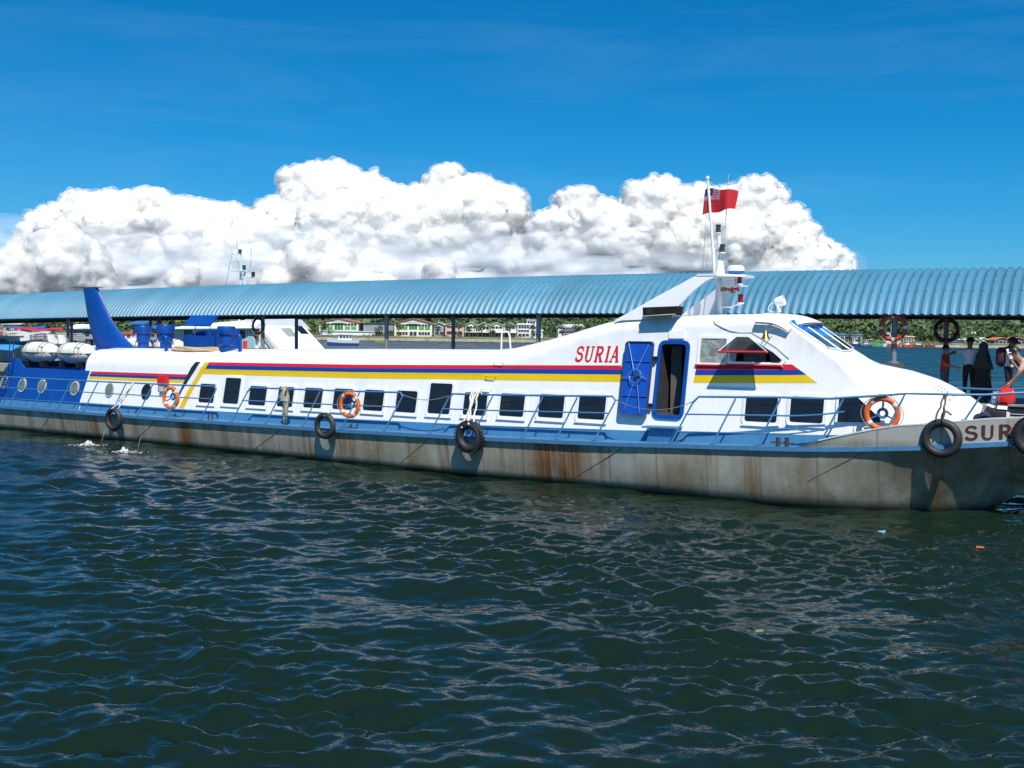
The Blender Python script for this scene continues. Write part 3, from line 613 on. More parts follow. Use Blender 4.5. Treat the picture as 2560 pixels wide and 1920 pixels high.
def section(x, z0):
    t = zt(x); rz, ry = shoulder(x); zc = t - rz; yc = yline(x, zc); P = []
    for k in range(7): z = lerp(z0, zc, k / 6); P.append((yline(x, z), z))
    for k in range(1, 9): w = math.pi / 2 * k / 8; P.append((yc - ry * (1 - math.cos(w)), zc + rz * math.sin(w)))
    ye = yc - ry
    for k in range(1, 4): y = ye * (1 - k / 3); P.append((y, t + .05 * (1 - (y / max(.01, ye)) ** 2) * (1 if x < 13 else .6)))
    return P
sx_ = sorted(set([round(v, 3) for v in list(np.arange(-12.55, 4.2, .8)) + list(np.arange(4.2, 12.8, .3)) + list(np.arange(12.8, 16.87, .12)) + [16.86]]))
rows = []
for x in sx_:
    P = section(x, zdeck(x) - .02); rows.append([(x, -y, z) for y, z in P] + [(x, y, z) for y, z in P[-2::-1]])
n = len(rows[0]); cb = MB()
cb.add([p for r in rows for p in r], [(i * n + k, (i + 1) * n + k, (i + 1) * n + (k + 1) % n, i * n + (k + 1) % n) for i in range(len(rows) - 1) for k in range(n)] + [tuple(range(n)), tuple((len(rows) - 1) * n + k for k in range(n))[::-1]])
cab = cb.mesh('cabin', [WHITE, INSIDE], 28); cab_o = link('cabin', cab, F)
def cut(poly, y0, y1):             # sink an opening into the near side (boolean, applied at once)
    m = MB(); m.prism([(x, y0, z) for x, z in poly], (0, y1 - y0, 0)); me = m.mesh('cutter', [INSIDE, INSIDE]); me.polygons.foreach_set('material_index', [1] * len(me.polygons))
    c = link('cutter', me); cab_o.parent = None
    md = cab_o.modifiers.new('b', 'BOOLEAN'); md.operation = 'DIFFERENCE'; md.object = c; md.solver = 'EXACT'
    dg = bpy.context.evaluated_depsgraph_get(); nm = bpy.data.meshes.new_from_object(cab_o.evaluated_get(dg)); cab_o.modifiers.clear()
    old = cab_o.data; cab_o.data = nm; nm.name = 'cabin'; bpy.data.objects.remove(c); cab_o.parent = F
def rrect(x0, x1, z0, z1, r, n=5, sk=0):     # rounded rectangle in x,z (sk: forward skew)
    P = []
    for cx, cz, a0 in ((x1 - r, z1 - r, 0), (x0 + r, z1 - r, 90), (x0 + r, z0 + r, 180), (x1 - r, z0 + r, 270)):
        for k in range(n): w = R(a0 + 90 * k / (n - 1)); P.append((cx + r * math.cos(w), cz + r * math.sin(w)))
    return P
cut(rrect(9.75, 10.42, 1.82, 3.56, .10), -2.4, -.45)
BW2 = [(11.48, 3.14), (12.74, 3.14), (12.79, 3.22), (12.57, 3.41), (11.95, 3.75), (11.64, 3.75), (11.50, 3.38)]
cut([(11.55, 3.16), (12.70, 3.16), (12.74, 3.22), (12.5, 3.40), (11.93, 3.70), (11.68, 3.70), (11.57, 3.38)], -2.0, -.55)
CURT = mat('grey_curtain', (.30, .30, .31), .8, var=.25, scale=9)
m = MB(); m.box((9.93, -.75, 2.65), (.26, .35, 1.7), .3); m.build('inner_panel', mat('brown_panel', (.10, .085, .075), .6), F)
m = MB(); m.box((11.95, -.8, 3.27), (.55, .1, .24)); m.build('cockpit_curtain', CURT, F)
def onwall(P, off, x_off=0):       # lay x,z points on the near cabin side, off metres proud
    return [(x + x_off, -(wall(x, z) + off), z) for x, z in P]
def ring(mb, P, inner, o0, o1):    # raised frame between two outlines
    n = len(P); A, B, C, D = onwall(P, o0), onwall(P, o1), onwall(inner, o1), onwall(inner, o0)
    mb.add(A + B + C + D, [(q * n + k, q * n + (k + 1) % n, ((q + 1) % 4) * n + (k + 1) % n, ((q + 1) % 4) * n + k) for q in range(4) for k in range(n)])
def fill(mb, P, off, mi=None):
    n = len(P); mb.add(onwall(P, off), [tuple(range(n))], mi); return mb
def plate(mb, P, o0, o1):
    n = len(P); mb.add(onwall(P, o0) + onwall(P, o1), [tuple(range(n)), tuple(range(n, 2 * n))[::-1]] + [(k, (k + 1) % n, n + (k + 1) % n, n + k) for k in range(n)])
def window(x0, x1, z0, z1, fr=.075, dz=.015):
    w = MB(); ring(w, rrect(x0 - fr, x1 + fr, z0 - fr, z1 + fr, .12), rrect(x0, x1, z0, z1, .06), -.02, .028)
    fo = w.build('window', WHITE2, F, 40)
    g = MB(); fill(g, rrect(x0 - .005, x1 + .005, z0 - .005, z1 + .005, .06), .010); g.build('pane', GLASS, fo)
    s = MB(); plate(s, [(x0 - fr * .9, z0 - fr - .02), (x1 + fr * .9, z0 - fr - .02), (x1 + fr * .9, z0 - fr + .01), (x0 - fr * .9, z0 - fr + .01)], -.01, .05); s.build('sill', WHITE2, fo)
    d = MB()
    for k in range(12):
        for xx in (x0 - fr * .55, x1 + fr * .55): p = onwall([(xx, lerp(z0, z1, (k + .5) / 12))], .03)[0]; d.box(p, (.012, .006, .012))
    tag(d.build('rim_bolts', STEEL, fo), kind='stuff')
    return fo
for x0, x1, z0, z1 in ((-6.41, -5.69, 1.41, 2.02), (-5.28, -4.57, 1.43, 2.25), (-4.13, -3.38, 1.43, 2.03), (-2.89, -2.23, 1.44, 2.05), (-1.79, -1.06, 1.46, 2.06), (-.62, .12, 1.47, 2.08), (.55, 1.29, 1.49, 2.09), (1.74, 2.48, 1.50, 2.11),
                       (2.89, 3.65, 1.52, 2.36), (4.08, 4.84, 1.54, 2.15), (5.26, 6.02, 1.57, 2.17), (6.46, 7.21, 1.60, 2.20), (7.63, 8.40, 1.62, 2.22), (12.01, 12.77, 1.79, 2.37), (13.06, 13.81, 1.83, 2.41)):
    window(x0, x1, z0, z1)
w = MB(); P0 = [(14.08, 1.82), (15.10, 1.86), (15.12, 1.98), (14.58, 2.50), (14.08, 2.49)]; P1 = [(14.13, 1.88), (15.03, 1.92), (15.02, 2.0), (14.52, 2.45), (14.13, 2.44)]
ring(w, P0, P1, -.05, .045); fo = w.build('window', WHITE2, F, 40); g = MB(); g.grid(lambda u, v: (lambda x: (lambda z: (x, -(wall(x, z) + .018), z))(lerp(lerp(1.88, 1.92, u), min(2.445, 2.445 - (x - 14.52) * .88), v)))(lerp(14.13, 15.02, u)), 14, 8); g.build('pane', GLASS, fo); fo['label'] = 'foremost side window with a slanted front corner'
# painted bands on the side (flat print laid on the plating), each one its own coat
def band(name, m, x0, x1, za, zb, off=.004, sl=0.0, slb=0.0, step=.25):
    k = max(1, int((x1 - x0) / step)); mb = MB()
    for s in (1,):
        vs = []; nz = 3
        for i in range(k + 1):
            u = i / k
            for j in range(nz + 1):
                v = j / nz; xx = lerp(x0, x1, u); z0_, z1_ = za(xx), zb(xx); z = lerp(z0_, z1_, v)
                x = lerp(x0 + sl * (z - za(x0)), x1 + slb * (z - za(x1)), u); vs.append((x, -(wall(x, z) + off), z))
        mb.add(vs, [(i * (nz + 1) + j, (i + 1) * (nz + 1) + j, (i + 1) * (nz + 1) + j + 1, i * (nz + 1) + j + 1) for i in range(k) for j in range(nz)])
    return mb.build(name, m, F, 180)
yb = lambda x: ip(x, [-6.5, -5.2, .1, 4.1, 8.9, 10.7, 13.7], [2.33, 2.34, 2.40, 2.49, 2.59, 2.63, 2.73])
bb_ = lambda x: ip(x, [-6.5, -5.2, .1, 4.1, 8.9, 10.7, 13.5], [2.50, 2.51, 2.58, 2.67, 2.77, 2.81, 2.90])
rb_ = lambda x: ip(x, [-6.5, -5.2, .1, 4.1, 8.9, 10.7, 13.3], [2.63, 2.64, 2.70, 2.79, 2.90, 2.94, 3.01])
rt_ = lambda x: ip(x, [-6.5, -5.2, .1, 4.1, 8.9, 10.7, 13.1], [2.72, 2.735, 2.80, 2.89, 3.0, 3.06, 3.13])
for xa, xb in ((-6.42, 8.80), (10.66, 13.0)):
    e = -1.52 if xb > 12 else -.25
    a0 = .45 if xa < 0 else .12
    d = lambda f0: (xb + (f0(13) - yb(13)) * e) if xb > 12 else xb
    band('yellow_stripe', SYEL, xa, 13.62 if xb > 12 else xb, yb, bb_, sl=a0, slb=e); band('blue_stripe', SBLUE, xa + .17 * a0, 13.37 if xb > 12 else xb - .04, bb_, rb_, sl=a0, slb=e); band('red_stripe', SRED, xa + .30 * a0, 13.2 if xb > 12 else xb - .07, rb_, rt_, sl=a0, slb=e)
c0 = lambda v: (lambda x: v + .0075 * (x + 12))
band('red_stripe', SRED, -12.22, -7.02, c0(2.17), c0(2.255), sl=.3, slb=.35); band('blue_stripe', SBLUE, -12.26, -7.08, c0(2.075), c0(2.17), sl=.3, slb=.35); band('yellow_stripe', SYEL, -12.29, -7.11, c0(1.975), c0(2.075), sl=.3, slb=.35)
def swash(name, m, pts, off=.006): # slanting ribbon: (z, x0, x1)
    mb = MB(); vs = []; zs = np.linspace(pts[0][0], pts[-1][0], 22); Z = [p[0] for p in pts]
    for z in zs: xa = ip(z, Z, [p[1] for p in pts]); xb = ip(z, Z, [p[2] for p in pts]); vs += [(xa, -(wall(xa, z) + off), z), (xb, -(wall(xb, z) + off), z)]
    mb.add(vs, [(2 * i, 2 * i + 1, 2 * i + 3, 2 * i + 2) for i in range(len(zs) - 1)]); mb.build(name, m, F, 180)
swash('black_swash', SBLK, [(1.18, -7.62, -7.55), (1.75, -7.39, -7.28), (2.28, -7.15, -6.92), (2.5, -7.02, -6.76), (2.72, -6.85, -6.62)])
swash('yellow_swash', SYEL, [(1.18, -7.31, -7.07), (1.75, -7.02, -6.79), (2.29, -6.67, -6.44), (2.72, -6.40, -6.19)])
kt = lambda x: zdeck(x) + .235
band('kick_band', DECKB, -12.5, 14.3, lambda x: zdeck(x) + .0, kt, off=.006, step=.4)
# aft deckhouse, painted blue, with the raft well on top
ah = MB()
def ahs(x, z): return 1.8 - .2 * (z - 1)
pr = [(-17.95, .9), (-12.63, .9), (-12.27, 2.27), (-16.25, 2.28), (-16.78, 2.62), (-17.05, 2.62)]
def wallp(mb, P, side, off=0, th=.08):
    vs = [(x, side * (ahs(x, z) + off), z) for x, z in P] + [(x, side * (ahs(x, z) + off - th), z) for x, z in P]; n = len(P)
    mb.add(vs, [tuple(range(n)), tuple(range(n, 2 * n))[::-1]] + [(k, (k + 1) % n, n + (k + 1) % n, n + k) for k in range(n)])
for s in (-1, 1): wallp(ah, pr, s, .012)
ah.hexa([(-17.9, -1.75, .9), (-17.75, -1.75, .9), (-17.75, 1.75, .9), (-17.9, 1.75, .9), (-17.1, -1.5, 2.5), (-16.95, -1.5, 2.5), (-16.95, 1.5, 2.5), (-17.1, 1.5, 2.5)])
ah.box((-14.8, 0, 1.95), (4.9, 3.0, .06)); ah.build('aft_deckhouse', BLUE, F)
band('blue_kick', DECKB, -17.9, -12.55, lambda x: zdeck(x), kt, off=.03, step=.5)
m = MB(); m.box((-12.48, 0, 2.5), (.02, 2.2, .6)); m.build('well_bulkhead', BLACK, F)
def fill_ah(P, off): return [(x, -(ahs(x, z) + off), z) for x, z in P]
PH = mat('port_glass', (.16, .18, .15), .15, var=.3); PRIM = mat('port_rim', (.42, .44, .36), .4)
for i, (x, z) in enumerate(((-17.5, 1.67), (-16.14, 1.62), (-14.9, 1.62), (-12.95, 1.62), (-11.0, 1.64), (-9.05, 1.65))):
    aft = x < -12.6; ff = (lambda P, o: fill_ah(P, o + .012)) if aft else (lambda P, o: onwall(P, o))
    if i == 0: x = -17.3
    n = 18; E = lambda r: [(x + r * .92 * math.cos(2 * math.pi * k / n), z + r * math.sin(2 * math.pi * k / n)) for k in range(n)]
    mb = MB(); A, B, C = ff(E(.27), -.01), ff(E(.26), .03), ff(E(.21), .03); mb.add(A + B + C, [(q * n + k, q * n + (k + 1) % n, (q + 1) * n + (k + 1) % n, (q + 1) * n + k) for q in range(2) for k in range(n)])
    po = mb.build('porthole', PRIM if i != 5 else BLACK, F, 40); g = MB(); g.add(ff(E(.215), .018), [tuple(range(n))]); g.build('pane', PH if i != 5 else BLACK, po)
# open doorway, door leaf folded back, step
w = MB(); ring(w, rrect(9.68, 10.50, 1.74, 3.645, .17, 6), rrect(9.76, 10.41, 1.83, 3.55, .10, 6), -.03, .045); w.build('door_frame', BLUE, F, 40)
dl = MB(); LP = rrect(8.84, 9.60, 1.80, 3.61, .09); DO = lambda o: [(x, -(yline(x, z) + o), z) for x, z in LP]
n = len(LP); dl.add(DO(.10) + DO(.15), [tuple(range(n)), tuple(range(n, 2 * n))[::-1]] + [(k, (k + 1) % n, n + (k + 1) % n, n + k) for k in range(n)]); door = dl.build('door', mat('door_blue', (.006, .075, .42), .35, var=.1), F); door['label'] = 'blue watertight door folded back against the side'
gk = MB(); gi = [(lerp(9.22, x, .955), lerp(2.705, z, .98)) for x, z in LP]
A, B, C = DO(.15), DO(.185), [(x, -(yline(x, z) + .185), z) for x, z in gi]; D_ = [(x, -(yline(x, z) + .15), z) for x, z in gi]
gk.add(A + B + C + D_, [(q * n + k, q * n + (k + 1) % n, ((q + 1) % 4) * n + (k + 1) % n, ((q + 1) % 4) * n + k) for q in range(4) for k in range(n)]); gk.build('gasket', DGREY, door, 40)
def dpt(x, z, o): return (x, -(yline(x, z) + o), z)
for zz in (2.28, 3.13):
    m = MB(); m.tube([dpt(8.9, zz - .02, .16), dpt(9.55, zz - .02, .16)], .02, 4); m.build('stiffener', mat('door_shade', (.006, .06, .34), .5), door)
for a_, b_ in (((8.93, 3.57), (9.17, 2.87)), ((9.48, 3.52), (9.24, 2.9)), ((9.0, 1.93), (9.2, 2.6)), ((9.42, 1.86), (9.30, 2.55)), ((8.84, 2.70), (9.1, 2.72)), ((9.52, 2.68), (9.33, 2.78))):
    m = MB(); m.tube([dpt(*a_, .19), dpt(*b_, .22)], .011, 6); m.build('lock_rod', CHROME, door, 60)
m = MB(); m.torus(dpt(9.22, 2.75, .24), .165, .013, 'Y', 24, 6, M=Matrix.Rotation(R(-11), 3, 'X')); m.build('handwheel', CHROME, door, 60)
m = MB(); m.lathe([(.05, .0), (.05, .1)], dpt(9.22, 2.75, .15), 10, Matrix.Rotation(R(90), 3, 'X')); m.build('hub', DGREY, door, 40)
for zz in (2.05, 3.2):
    m = MB(); m.box(dpt(9.64, zz, .08), (.1, .12, .09)); m.build('hinge', BLACK, F)
st_ = MB(); zs_ = 1.53
st_.hexa([(9.62, -2.12, zs_), (10.50, -2.12, zs_ + .02), (10.50, -1.70, zs_ + .02), (9.62, -1.70, zs_), (9.62, -2.12, zs_ + .035), (10.50, -2.12, zs_ + .055), (10.50, -1.70, zs_ + .055), (9.62, -1.70, zs_ + .035)])
st_.hexa([(9.70, -2.0, 1.2), (10.3, -2.0, 1.22), (10.3, -1.74, 1.22), (9.70, -1.74, 1.2), (9.82, -2.03, zs_), (10.42, -2.03, zs_), (10.42, -1.72, zs_), (9.82, -1.72, zs_)])
st_.build('step', DECKB, F)
# bridge windows, hinged-out pane, red sills
w = MB(); ring(w, rrect(10.70, 11.48, 3.05, 3.77, .06), rrect(10.77, 11.41, 3.12, 3.70, .03), -.02, .03); fo = w.build('window', WHITE2, F, 40); fo['label'] = 'square bridge window with a creased grey blind'
CREASE = mat('creased_foil', (.30, .31, .27), .3, metal=.25, var=.5, scale=6, bump=1.0, bscale=7)
g = MB()
def crz(u, v):
    x = lerp(10.765, 11.415, u); z = lerp(3.115, 3.705, v); return (x, -(wall(x, z) + .012 + .012 * mnoise.noise((x * 5, z * 16, 2))), z)
g.grid(crz, 16, 28); g.build('pane', CREASE, fo, 180)
w = MB(); BO = [(11.42, 3.09), (12.78, 3.09), (12.88, 3.22), (12.62, 3.46), (11.97, 3.82), (11.59, 3.82), (11.43, 3.38)]
BI = [(11.50, 3.15), (12.73, 3.15), (12.78, 3.22), (12.55, 3.40), (11.94, 3.74), (11.65, 3.74), (11.52, 3.38)]
ring(w, BO, BI, -.02, .03); fo = w.build('window', WHITE2, F, 40); fo['label'] = 'five sided bridge window with its upper pane swung out'
g = MB(); fill(g, [(11.50, 3.15), (11.66, 3.15), (11.68, 3.38), (11.52, 3.38)], .0); g.build('fixed_pane', mat('glass_reflection', (.25, .30, .36), .1), fo)  # left strip: its pale colour is a painted reflection in the glass
g = MB(); fill(g, [(12.52, 3.15), (12.73, 3.15), (12.78, 3.22), (12.55, 3.40), (12.46, 3.40)], .0); g.build('fixed_pane', GLASS, fo)
def tint_glass():                  # smoked acrylic: part of the light passes, so its shadow is only half dark
    m = bpy.data.materials.new('smoked_pane'); m.use_nodes = True; nt = m.node_tree; p = nt.nodes['Principled BSDF']; p.inputs['Base Color'].default_value = (.012, .014, .018, 1); p.inputs['Roughness'].default_value = .08
    t = nt.nodes.new('ShaderNodeBsdfTransparent'); t.inputs[0].default_value = (.75, .8, .85, 1); x = nt.nodes.new('ShaderNodeMixShader'); x.inputs[0].default_value = .42
    nt.links.new(p.outputs[0], x.inputs[1]); nt.links.new(t.outputs[0], x.inputs[2]); nt.links.new(x.outputs[0], nt.nodes['Material Output'].inputs[0]); return m
def vis(x, z, f): return (x, -(wall(x, 3.75) + .03 + f * .66), z)
VT = [vis(11.63, 3.745, 0), vis(11.95, 3.745, 0), vis(12.62, 3.405, 1), vis(11.44, 3.395, 1)]
g = MB(); g.prism(VT, (0, .012, .008)); va = g.build('swing_pane', tint_glass(), fo)
m = MB(); m.tube([VT[3], VT[2]], .026, 8); m.build('swing_bar', RED, fo, 60)
m = MB(); m.tube([VT[0], VT[3]], .012, 5); m.tube([VT[1], VT[2]], .012, 5); m.build('swing_rim', WHITE2, fo, 60)
m = MB(); m.tube(onwall([(10.68, 3.055), (11.45, 3.06)], .035), .028, 8); m.build('sill_rail', RED, F, 60)
m = MB(); m.tube(onwall([(11.46, 3.085), (12.75, 3.09), (12.80, 3.08), (12.80, 3.05)], .035), .028, 8); m.build('sill_rail', RED, F, 60)
m = MB(); plate(m, rrect(9.93, 10.33, 3.69, 3.88, .01, 2), -.05, .05); m.build('vent_cover', WHITE2, F)
# windscreen panes on the sloping front, with white beading
def scr(y, v, half): x = ip(v, [0, 1], [14.16, 13.30]); return x
def wpane(y0, y1):
    n = 8; pts = []
    def fn(u, v, o=.02, g=0):
        y = lerp(y0 - g, y1 + g, u); v_ = lerp(-g * .8, 1 + g * .8, v); x = lerp(ip(y, [-1.13, -.6, -.44, .26, 1.0], [13.72, 13.82, 13.88, 13.90, 13.76]), ip(y, [-1.13, -.6, -.44, .26, 1.0], [12.87, 12.98, 13.03, 13.11, 13.0]), v_); z = top(x, y) + o
        return (x + o * .5, y, z)
    b0 = MB(); vs = []; n = 6
    loop = [(u, 0) for u in np.linspace(0, 1, n)] + [(1, v) for v in np.linspace(0, 1, n)[1:]] + [(u, 1) for u in np.linspace(1, 0, n)[1:]] + [(0, v) for v in np.linspace(1, 0, n)[1:-1]]
    b0.tube([fn(u, v, .02, .02) for u, v in loop], .022, 6, True); fr = b0.build('windscreen', WHITE2, F, 60)
    g1 = MB(); g1.grid(lambda u, v: fn(u, v * .56, .03), 4, 6); g1.build('pane', mat('slate_glass', (.035, .06, .085), .08, var=.2), fr, 180)
    g2 = MB(); g2.grid(lambda u, v: fn(u, .56 + v * .44, .031), 4, 5); g2.build('sun_strip', mat('blue_film', (.008, .20, .70), .2, var=.05), fr, 180)
for y0, y1 in ((-1.15, -.57), (-.46, .29), (.42, 1.02)): wpane(y0, y1)
br = MB()                          # roof brow over the windscreen
def brow(u, v):
    a = lerp(-1, 1, u); y = 1.34 * a; xf = 13.24 - .35 * a * a; xb = 12.1; x = lerp(xb, xf, v)
    z = 4.33 - .06 * v - .42 * max(0, v - .45) ** 1.6 - .10 * abs(a) ** 3 - .12 * abs(a) ** 8
    return (x, y, z)
br.grid(brow, 24, 12); br.grid(lambda u, v: (lambda p: (p[0] - .01, p[1] * .995, p[2] - .035 - .03 * (1 - v)))(brow(u, v)), 24, 12); br.build('roof_brow', WHITE2, F, 60)
# air scoop
sc = MB(); sc.prism([(9.29, -1.44, 4.235), (10.15, -1.44, 4.285), (10.17, -1.40, 4.475), (9.26, -1.40, 4.445)], (0, .42, 0)); sc.build('air_scoop', mat('scoop_black', (.012, .012, .014), .9, spec=.15), F)
m = MB(); m.prism([(9.38, -1.447, 4.27), (9.56, -1.447, 4.28), (9.555, -1.41, 4.42), (9.37, -1.41, 4.41)], (0, .005, 0)); m.build('scoop_opening', BLACK, F)
m = MB(); m.tube([(9.28, -1.44, 4.225), (10.16, -1.44, 4.275)], .015, 5); m.build('scoop_lip', mat('tan_lip', (.45, .42, .34), .6), F)
# swept fins carrying the mast platform
finp = [(8.35, 4.12), (8.9, 4.41), (9.58, 4.78), (10.06, 5.02), (10.38, 5.19), (10.6, 5.26), (10.92, 5.27), (10.98, 5.20), (10.74, 5.10), (10.42, 4.85), (10.15, 4.56), (9.98, 4.36), (9.93, 4.18)]
for s in (-1, 1):
    fp = finp if s < 0 else [(9.24, 4.15), (9.30, 4.33), (10.06, 4.84), (10.34, 5.04), (10.5, 5.2), (10.78, 5.2), (10.66, 4.91), (10.52, 4.43), (10.48, 4.2)]
    m = MB(); P = [(x, s * (1.14 - .17 * (z - 4.2)), z) for x, z in fp]; m.prism(P, (0, -s * .09, 0)); m.build('mast_fin', WHITE2, F, 40)
m = MB(); m.prism([(10.5, -.98, 5.215), (11.0, -.98, 5.215), (11.5, -.3, 5.215), (11.5, .3, 5.215), (11.0, .98, 5.215), (10.5, .98, 5.215)], (0, 0, .055)); m.build('mast_platform', WHITE2, F)
ms = MB()
ms.tube([(10.74, 0, 4.2), (10.70, 0, 5.3), (10.67, 0, 6.3)], [.075, .065, .05], 10)
ms.tube([(10.72, 0, 5.27), (10.70, 0, 5.9)], [.14, .05], 8); ms.tube([(10.60, -.03, 5.27), (10.35, -.03, 7.72)], [.04, .032], 8)
ms.lathe([(.05, 0), (.05, .06), (.02, .08)], (10.35, -.03, 7.70), 8); ms.tube([(10.58, .1, 4.3), (10.60, .1, 5.2)], .02, 5); ms.tube([(10.64, .0, 6.08), (10.56, -.02, 5.9)], .015, 5)
mast = ms.build('mast', WHITE2, F, 50)
m = MB(); m.tube([(10.80, .05, 6.05), (10.87, .05, 7.8)], [.014, .007], 6); m.build('whip_aerial', GREYW, mast)
def lamp(x, y, z, m_, s=1.0):
    a_ = MB(); a_.lathe([(.085 * s, 0), (.085 * s, .03), (.05, .035)], (x, y, z - .035), 12); l = a_.build('lamp', WHITE2, mast, 40)
    a_ = MB(); a_.lathe([(.07 * s, 0), (.075 * s, .02), (.06 * s, .03), (.06 * s, .16 * s), (.075 * s, .17 * s), (.07 * s, .19 * s), (.02, .2 * s)], (x, y, z), 14); a_.build('lens', m_, l, 40)
lamp(10.65, 0, 6.36, DLIGHT); lamp(10.80, -.08, 5.86, DLIGHT); lamp(11.29, -.05, 4.60, RLIGHT, 1.05); lamp(11.32, -.25, 5.06, RLIGHT, .95)
m = MB(); m.tube([(10.67, 0, 5.78), (10.80, -.08, 5.82)], .02, 6); m.tube([(10.74, 0, 4.50), (11.08, -.03, 4.50), (11.13, -.04, 4.55), (11.3, -.05, 4.56)], .032, 8); m.box((11.1, -.15, 5.0), (.7, .3, .03)); m.tube([(11.2, -.2, 5.2), (11.2, -.2, 5.0)], .02, 6); m.build('lamp_brackets', WHITE2, mast, 50)
rd = MB(); rd.lathe([(.08, -.05), (.08, .0), (.20, .005), (.215, .05), (.215, .06)], (11.17, -.1, 5.31), 24, mi=0); rd.lathe([(.218, .06), (.22, .10), (.20, .17), (.14, .205), (.02, .215)], (11.17, -.1, 5.31), 24, mi=1); rd.build('radar_dome', [mat('radar_blue', (.02, .13, .42), .4), WHITE2], F, 40)
hn = MB(); hn.lathe([(.035, 0), (.04, .1), (.085, .17)], (10.93, -.12, 4.93), 12, Matrix.Rotation(R(100), 3, 'Y')); hn.box((10.86, -.12, 4.93), (.1, .1, .1)); hn.build('horn', mat('horn_brown', (.28, .16, .09), .5), mast, 40)
hn = MB(); hn.lathe([(.03, 0), (.035, .08), (.07, .13)], (11.15, -.18, 4.93), 12, Matrix.Rotation(R(95), 3, 'Y')); hn.box((11.12, -.18, 4.88), (.06, .06, .08)); hn.build('horn', RED, mast, 40)
sl_ = MB(); sl_.lathe([(.05, 0), (.05, .12)], (12.25, 0, 4.36), 10); sl_.box((12.25, 0, 4.50), (.05, .22, .12)); sl_.lathe([(.04, -.13), (.10, -.11), (.125, -.04), (.125, .1), (.11, .1), (.10, .07), (.01, .06)], (12.27, 0, 4.62), 16, Matrix.Rotation(R(72), 3, 'Y')); sl_.build('searchlight', WHITE2, F, 40)
m = MB(); m.tube([(12.1, 0, 4.6), (12.0, 0, 4.52), (11.97, 0, 4.42), (12.05, 0, 4.37), (12.2, 0, 4.36)], .012, 5); m.build('searchlight_cable', WHITE2, F)
m = MB(); m.tube([(x, -(wall(x, z) + .01), z) for x, z in ((11.02, 4.12), (11.08, 4.05), (11.25, 3.97), (11.48, 3.88), (11.75, 3.84), (11.98, 3.85), (12.2, 3.74), (12.62, 3.50), (12.82, 3.34), (12.93, 3.26))], .014, 5); m.build('cable', mat('cable_grey', (.35, .35, .36), .6), F, 60)
bl = MB(); bl.lathe([(.105, 0), (.095, .02), (.07, .07), (.05, .14), (.03, .165), (.012, .2)], (12.46, -1.62, 3.70), 16); bell = bl.build('bell', BRASS, F, 40)
m = MB(); m.tube([(12.46, -1.62, 3.9), (12.46, -1.62, 4.02), (12.5, -1.3, 4.04)], .012, 5); m.tube([(12.58, -1.35, 3.98), (12.47, -1.6, 3.88), (12.40, -1.5, 3.74)], .01, 5); m.build('bell_bracket', STEEL, bell)
# blue tail fin, ventilators, hatch, pipes on the after roof
tf = MB(); ta = [(-14.02, 3.0), (-14.36, 3.63), (-14.55, 4.3), (-14.80, 5.34)]; tb = [(-11.62, 3.0), (-12.37, 3.46), (-13.18, 4.19), (-13.86, 5.20)]
vs = []; nk = 12
for t in np.linspace(0, 1, 15):
    z = lerp(2.9, 5.33, t); xa = ip(z, [p[1] for p in ta], [p[0] for p in ta]); xb = ip(z, [p[1] for p in tb] + [5.33], [p[0] for p in tb] + [-13.93]); w_ = lerp(.20, .13, t)
    for k in range(nk): q = 2 * math.pi * k / nk; c = .5 - .5 * math.cos(q); vs.append((lerp(xa, xb, c), w_ * math.sin(q) * (1.0 if c > .3 else 1.0), z))
tf.add(vs, [(i * nk + k, i * nk + (k + 1) % nk, (i + 1) * nk + (k + 1) % nk, (i + 1) * nk + k) for i in range(14) for k in range(nk)] + [tuple(range(14 * nk, 15 * nk))]); tf.build('tail_fin', BLUE, F, 40)
m = MB(); m.prism([(-15.62, -.05, 5.34), (-15.62, .05, 5.34), (-13.75, .10, 5.34), (-13.75, -.10, 5.34)], (0, 0, .02)); m.build('fin_plate', DGREY, F)
m = MB(); m.box((-13.0, 0, 2.95), (3.0, 1.5, .2)); m.build('fin_base', BLUE, F)
def mush(x, y, zb_, zt_, r0, r1, cap_h):
    m = MB(); m.lathe([(r0, zb_), (r0, lerp(zb_, zt_, .32)), (r0 * 1.12, lerp(zb_, zt_, .34)), (r0 * 1.25, lerp(zb_, zt_, .36)), (r0 * 1.25, zt_ - cap_h)], (x, y, 0), 20); v = m.build('ventilator', BLUE, F, 35)
    m = MB(); m.lathe([(r1 * .98, zt_ - cap_h), (r1, zt_ - cap_h + .01), (r1, zt_ - .015), (r1 * .97, zt_), (.02, zt_ + .01)], (x, y, 0), 24); m.build('vent_cap', BLUE, v, 35)
mush(-11.82, .4, 3.0, 3.905, .20, .30, .29); mush(-10.1, 0, 3.0, 3.955, .20, .32, .31); mush(-6.0, -.9, 2.95, 3.905, .19, .29, .27)
for x, y, z1, zb_ in ((-8.92, -1.0, 3.50, 2.93), (-5.32, -1.0, 3.58, 2.95)):
    m = MB(); m.tube([(x + .07, y, zb_), (x + .07, y, z1 - .06)] + [(x - .02 + .1 * math.cos(w), y, z1 - .06 + .1 * math.sin(w)) for w in np.linspace(.3, math.pi, 7)] + [(x - .12, y, z1 - .14)], .058, 10); m.build('gooseneck_pipe', BLUE, F, 50)
hb_ = MB(); HX0, HX1 = -8.45, -6.85
def hz(y): return 3.60 if y < -.35 else 3.78
V_ = [(HX0, -.6, 3.05), (HX1, -.6, 3.05), (HX1, .5, 3.05), (HX0, .5, 3.05), (HX0, -.6, 3.58), (HX1, -.6, 3.58), (HX1, .5, 3.80), (HX0, .5, 3.80)]
th = .03
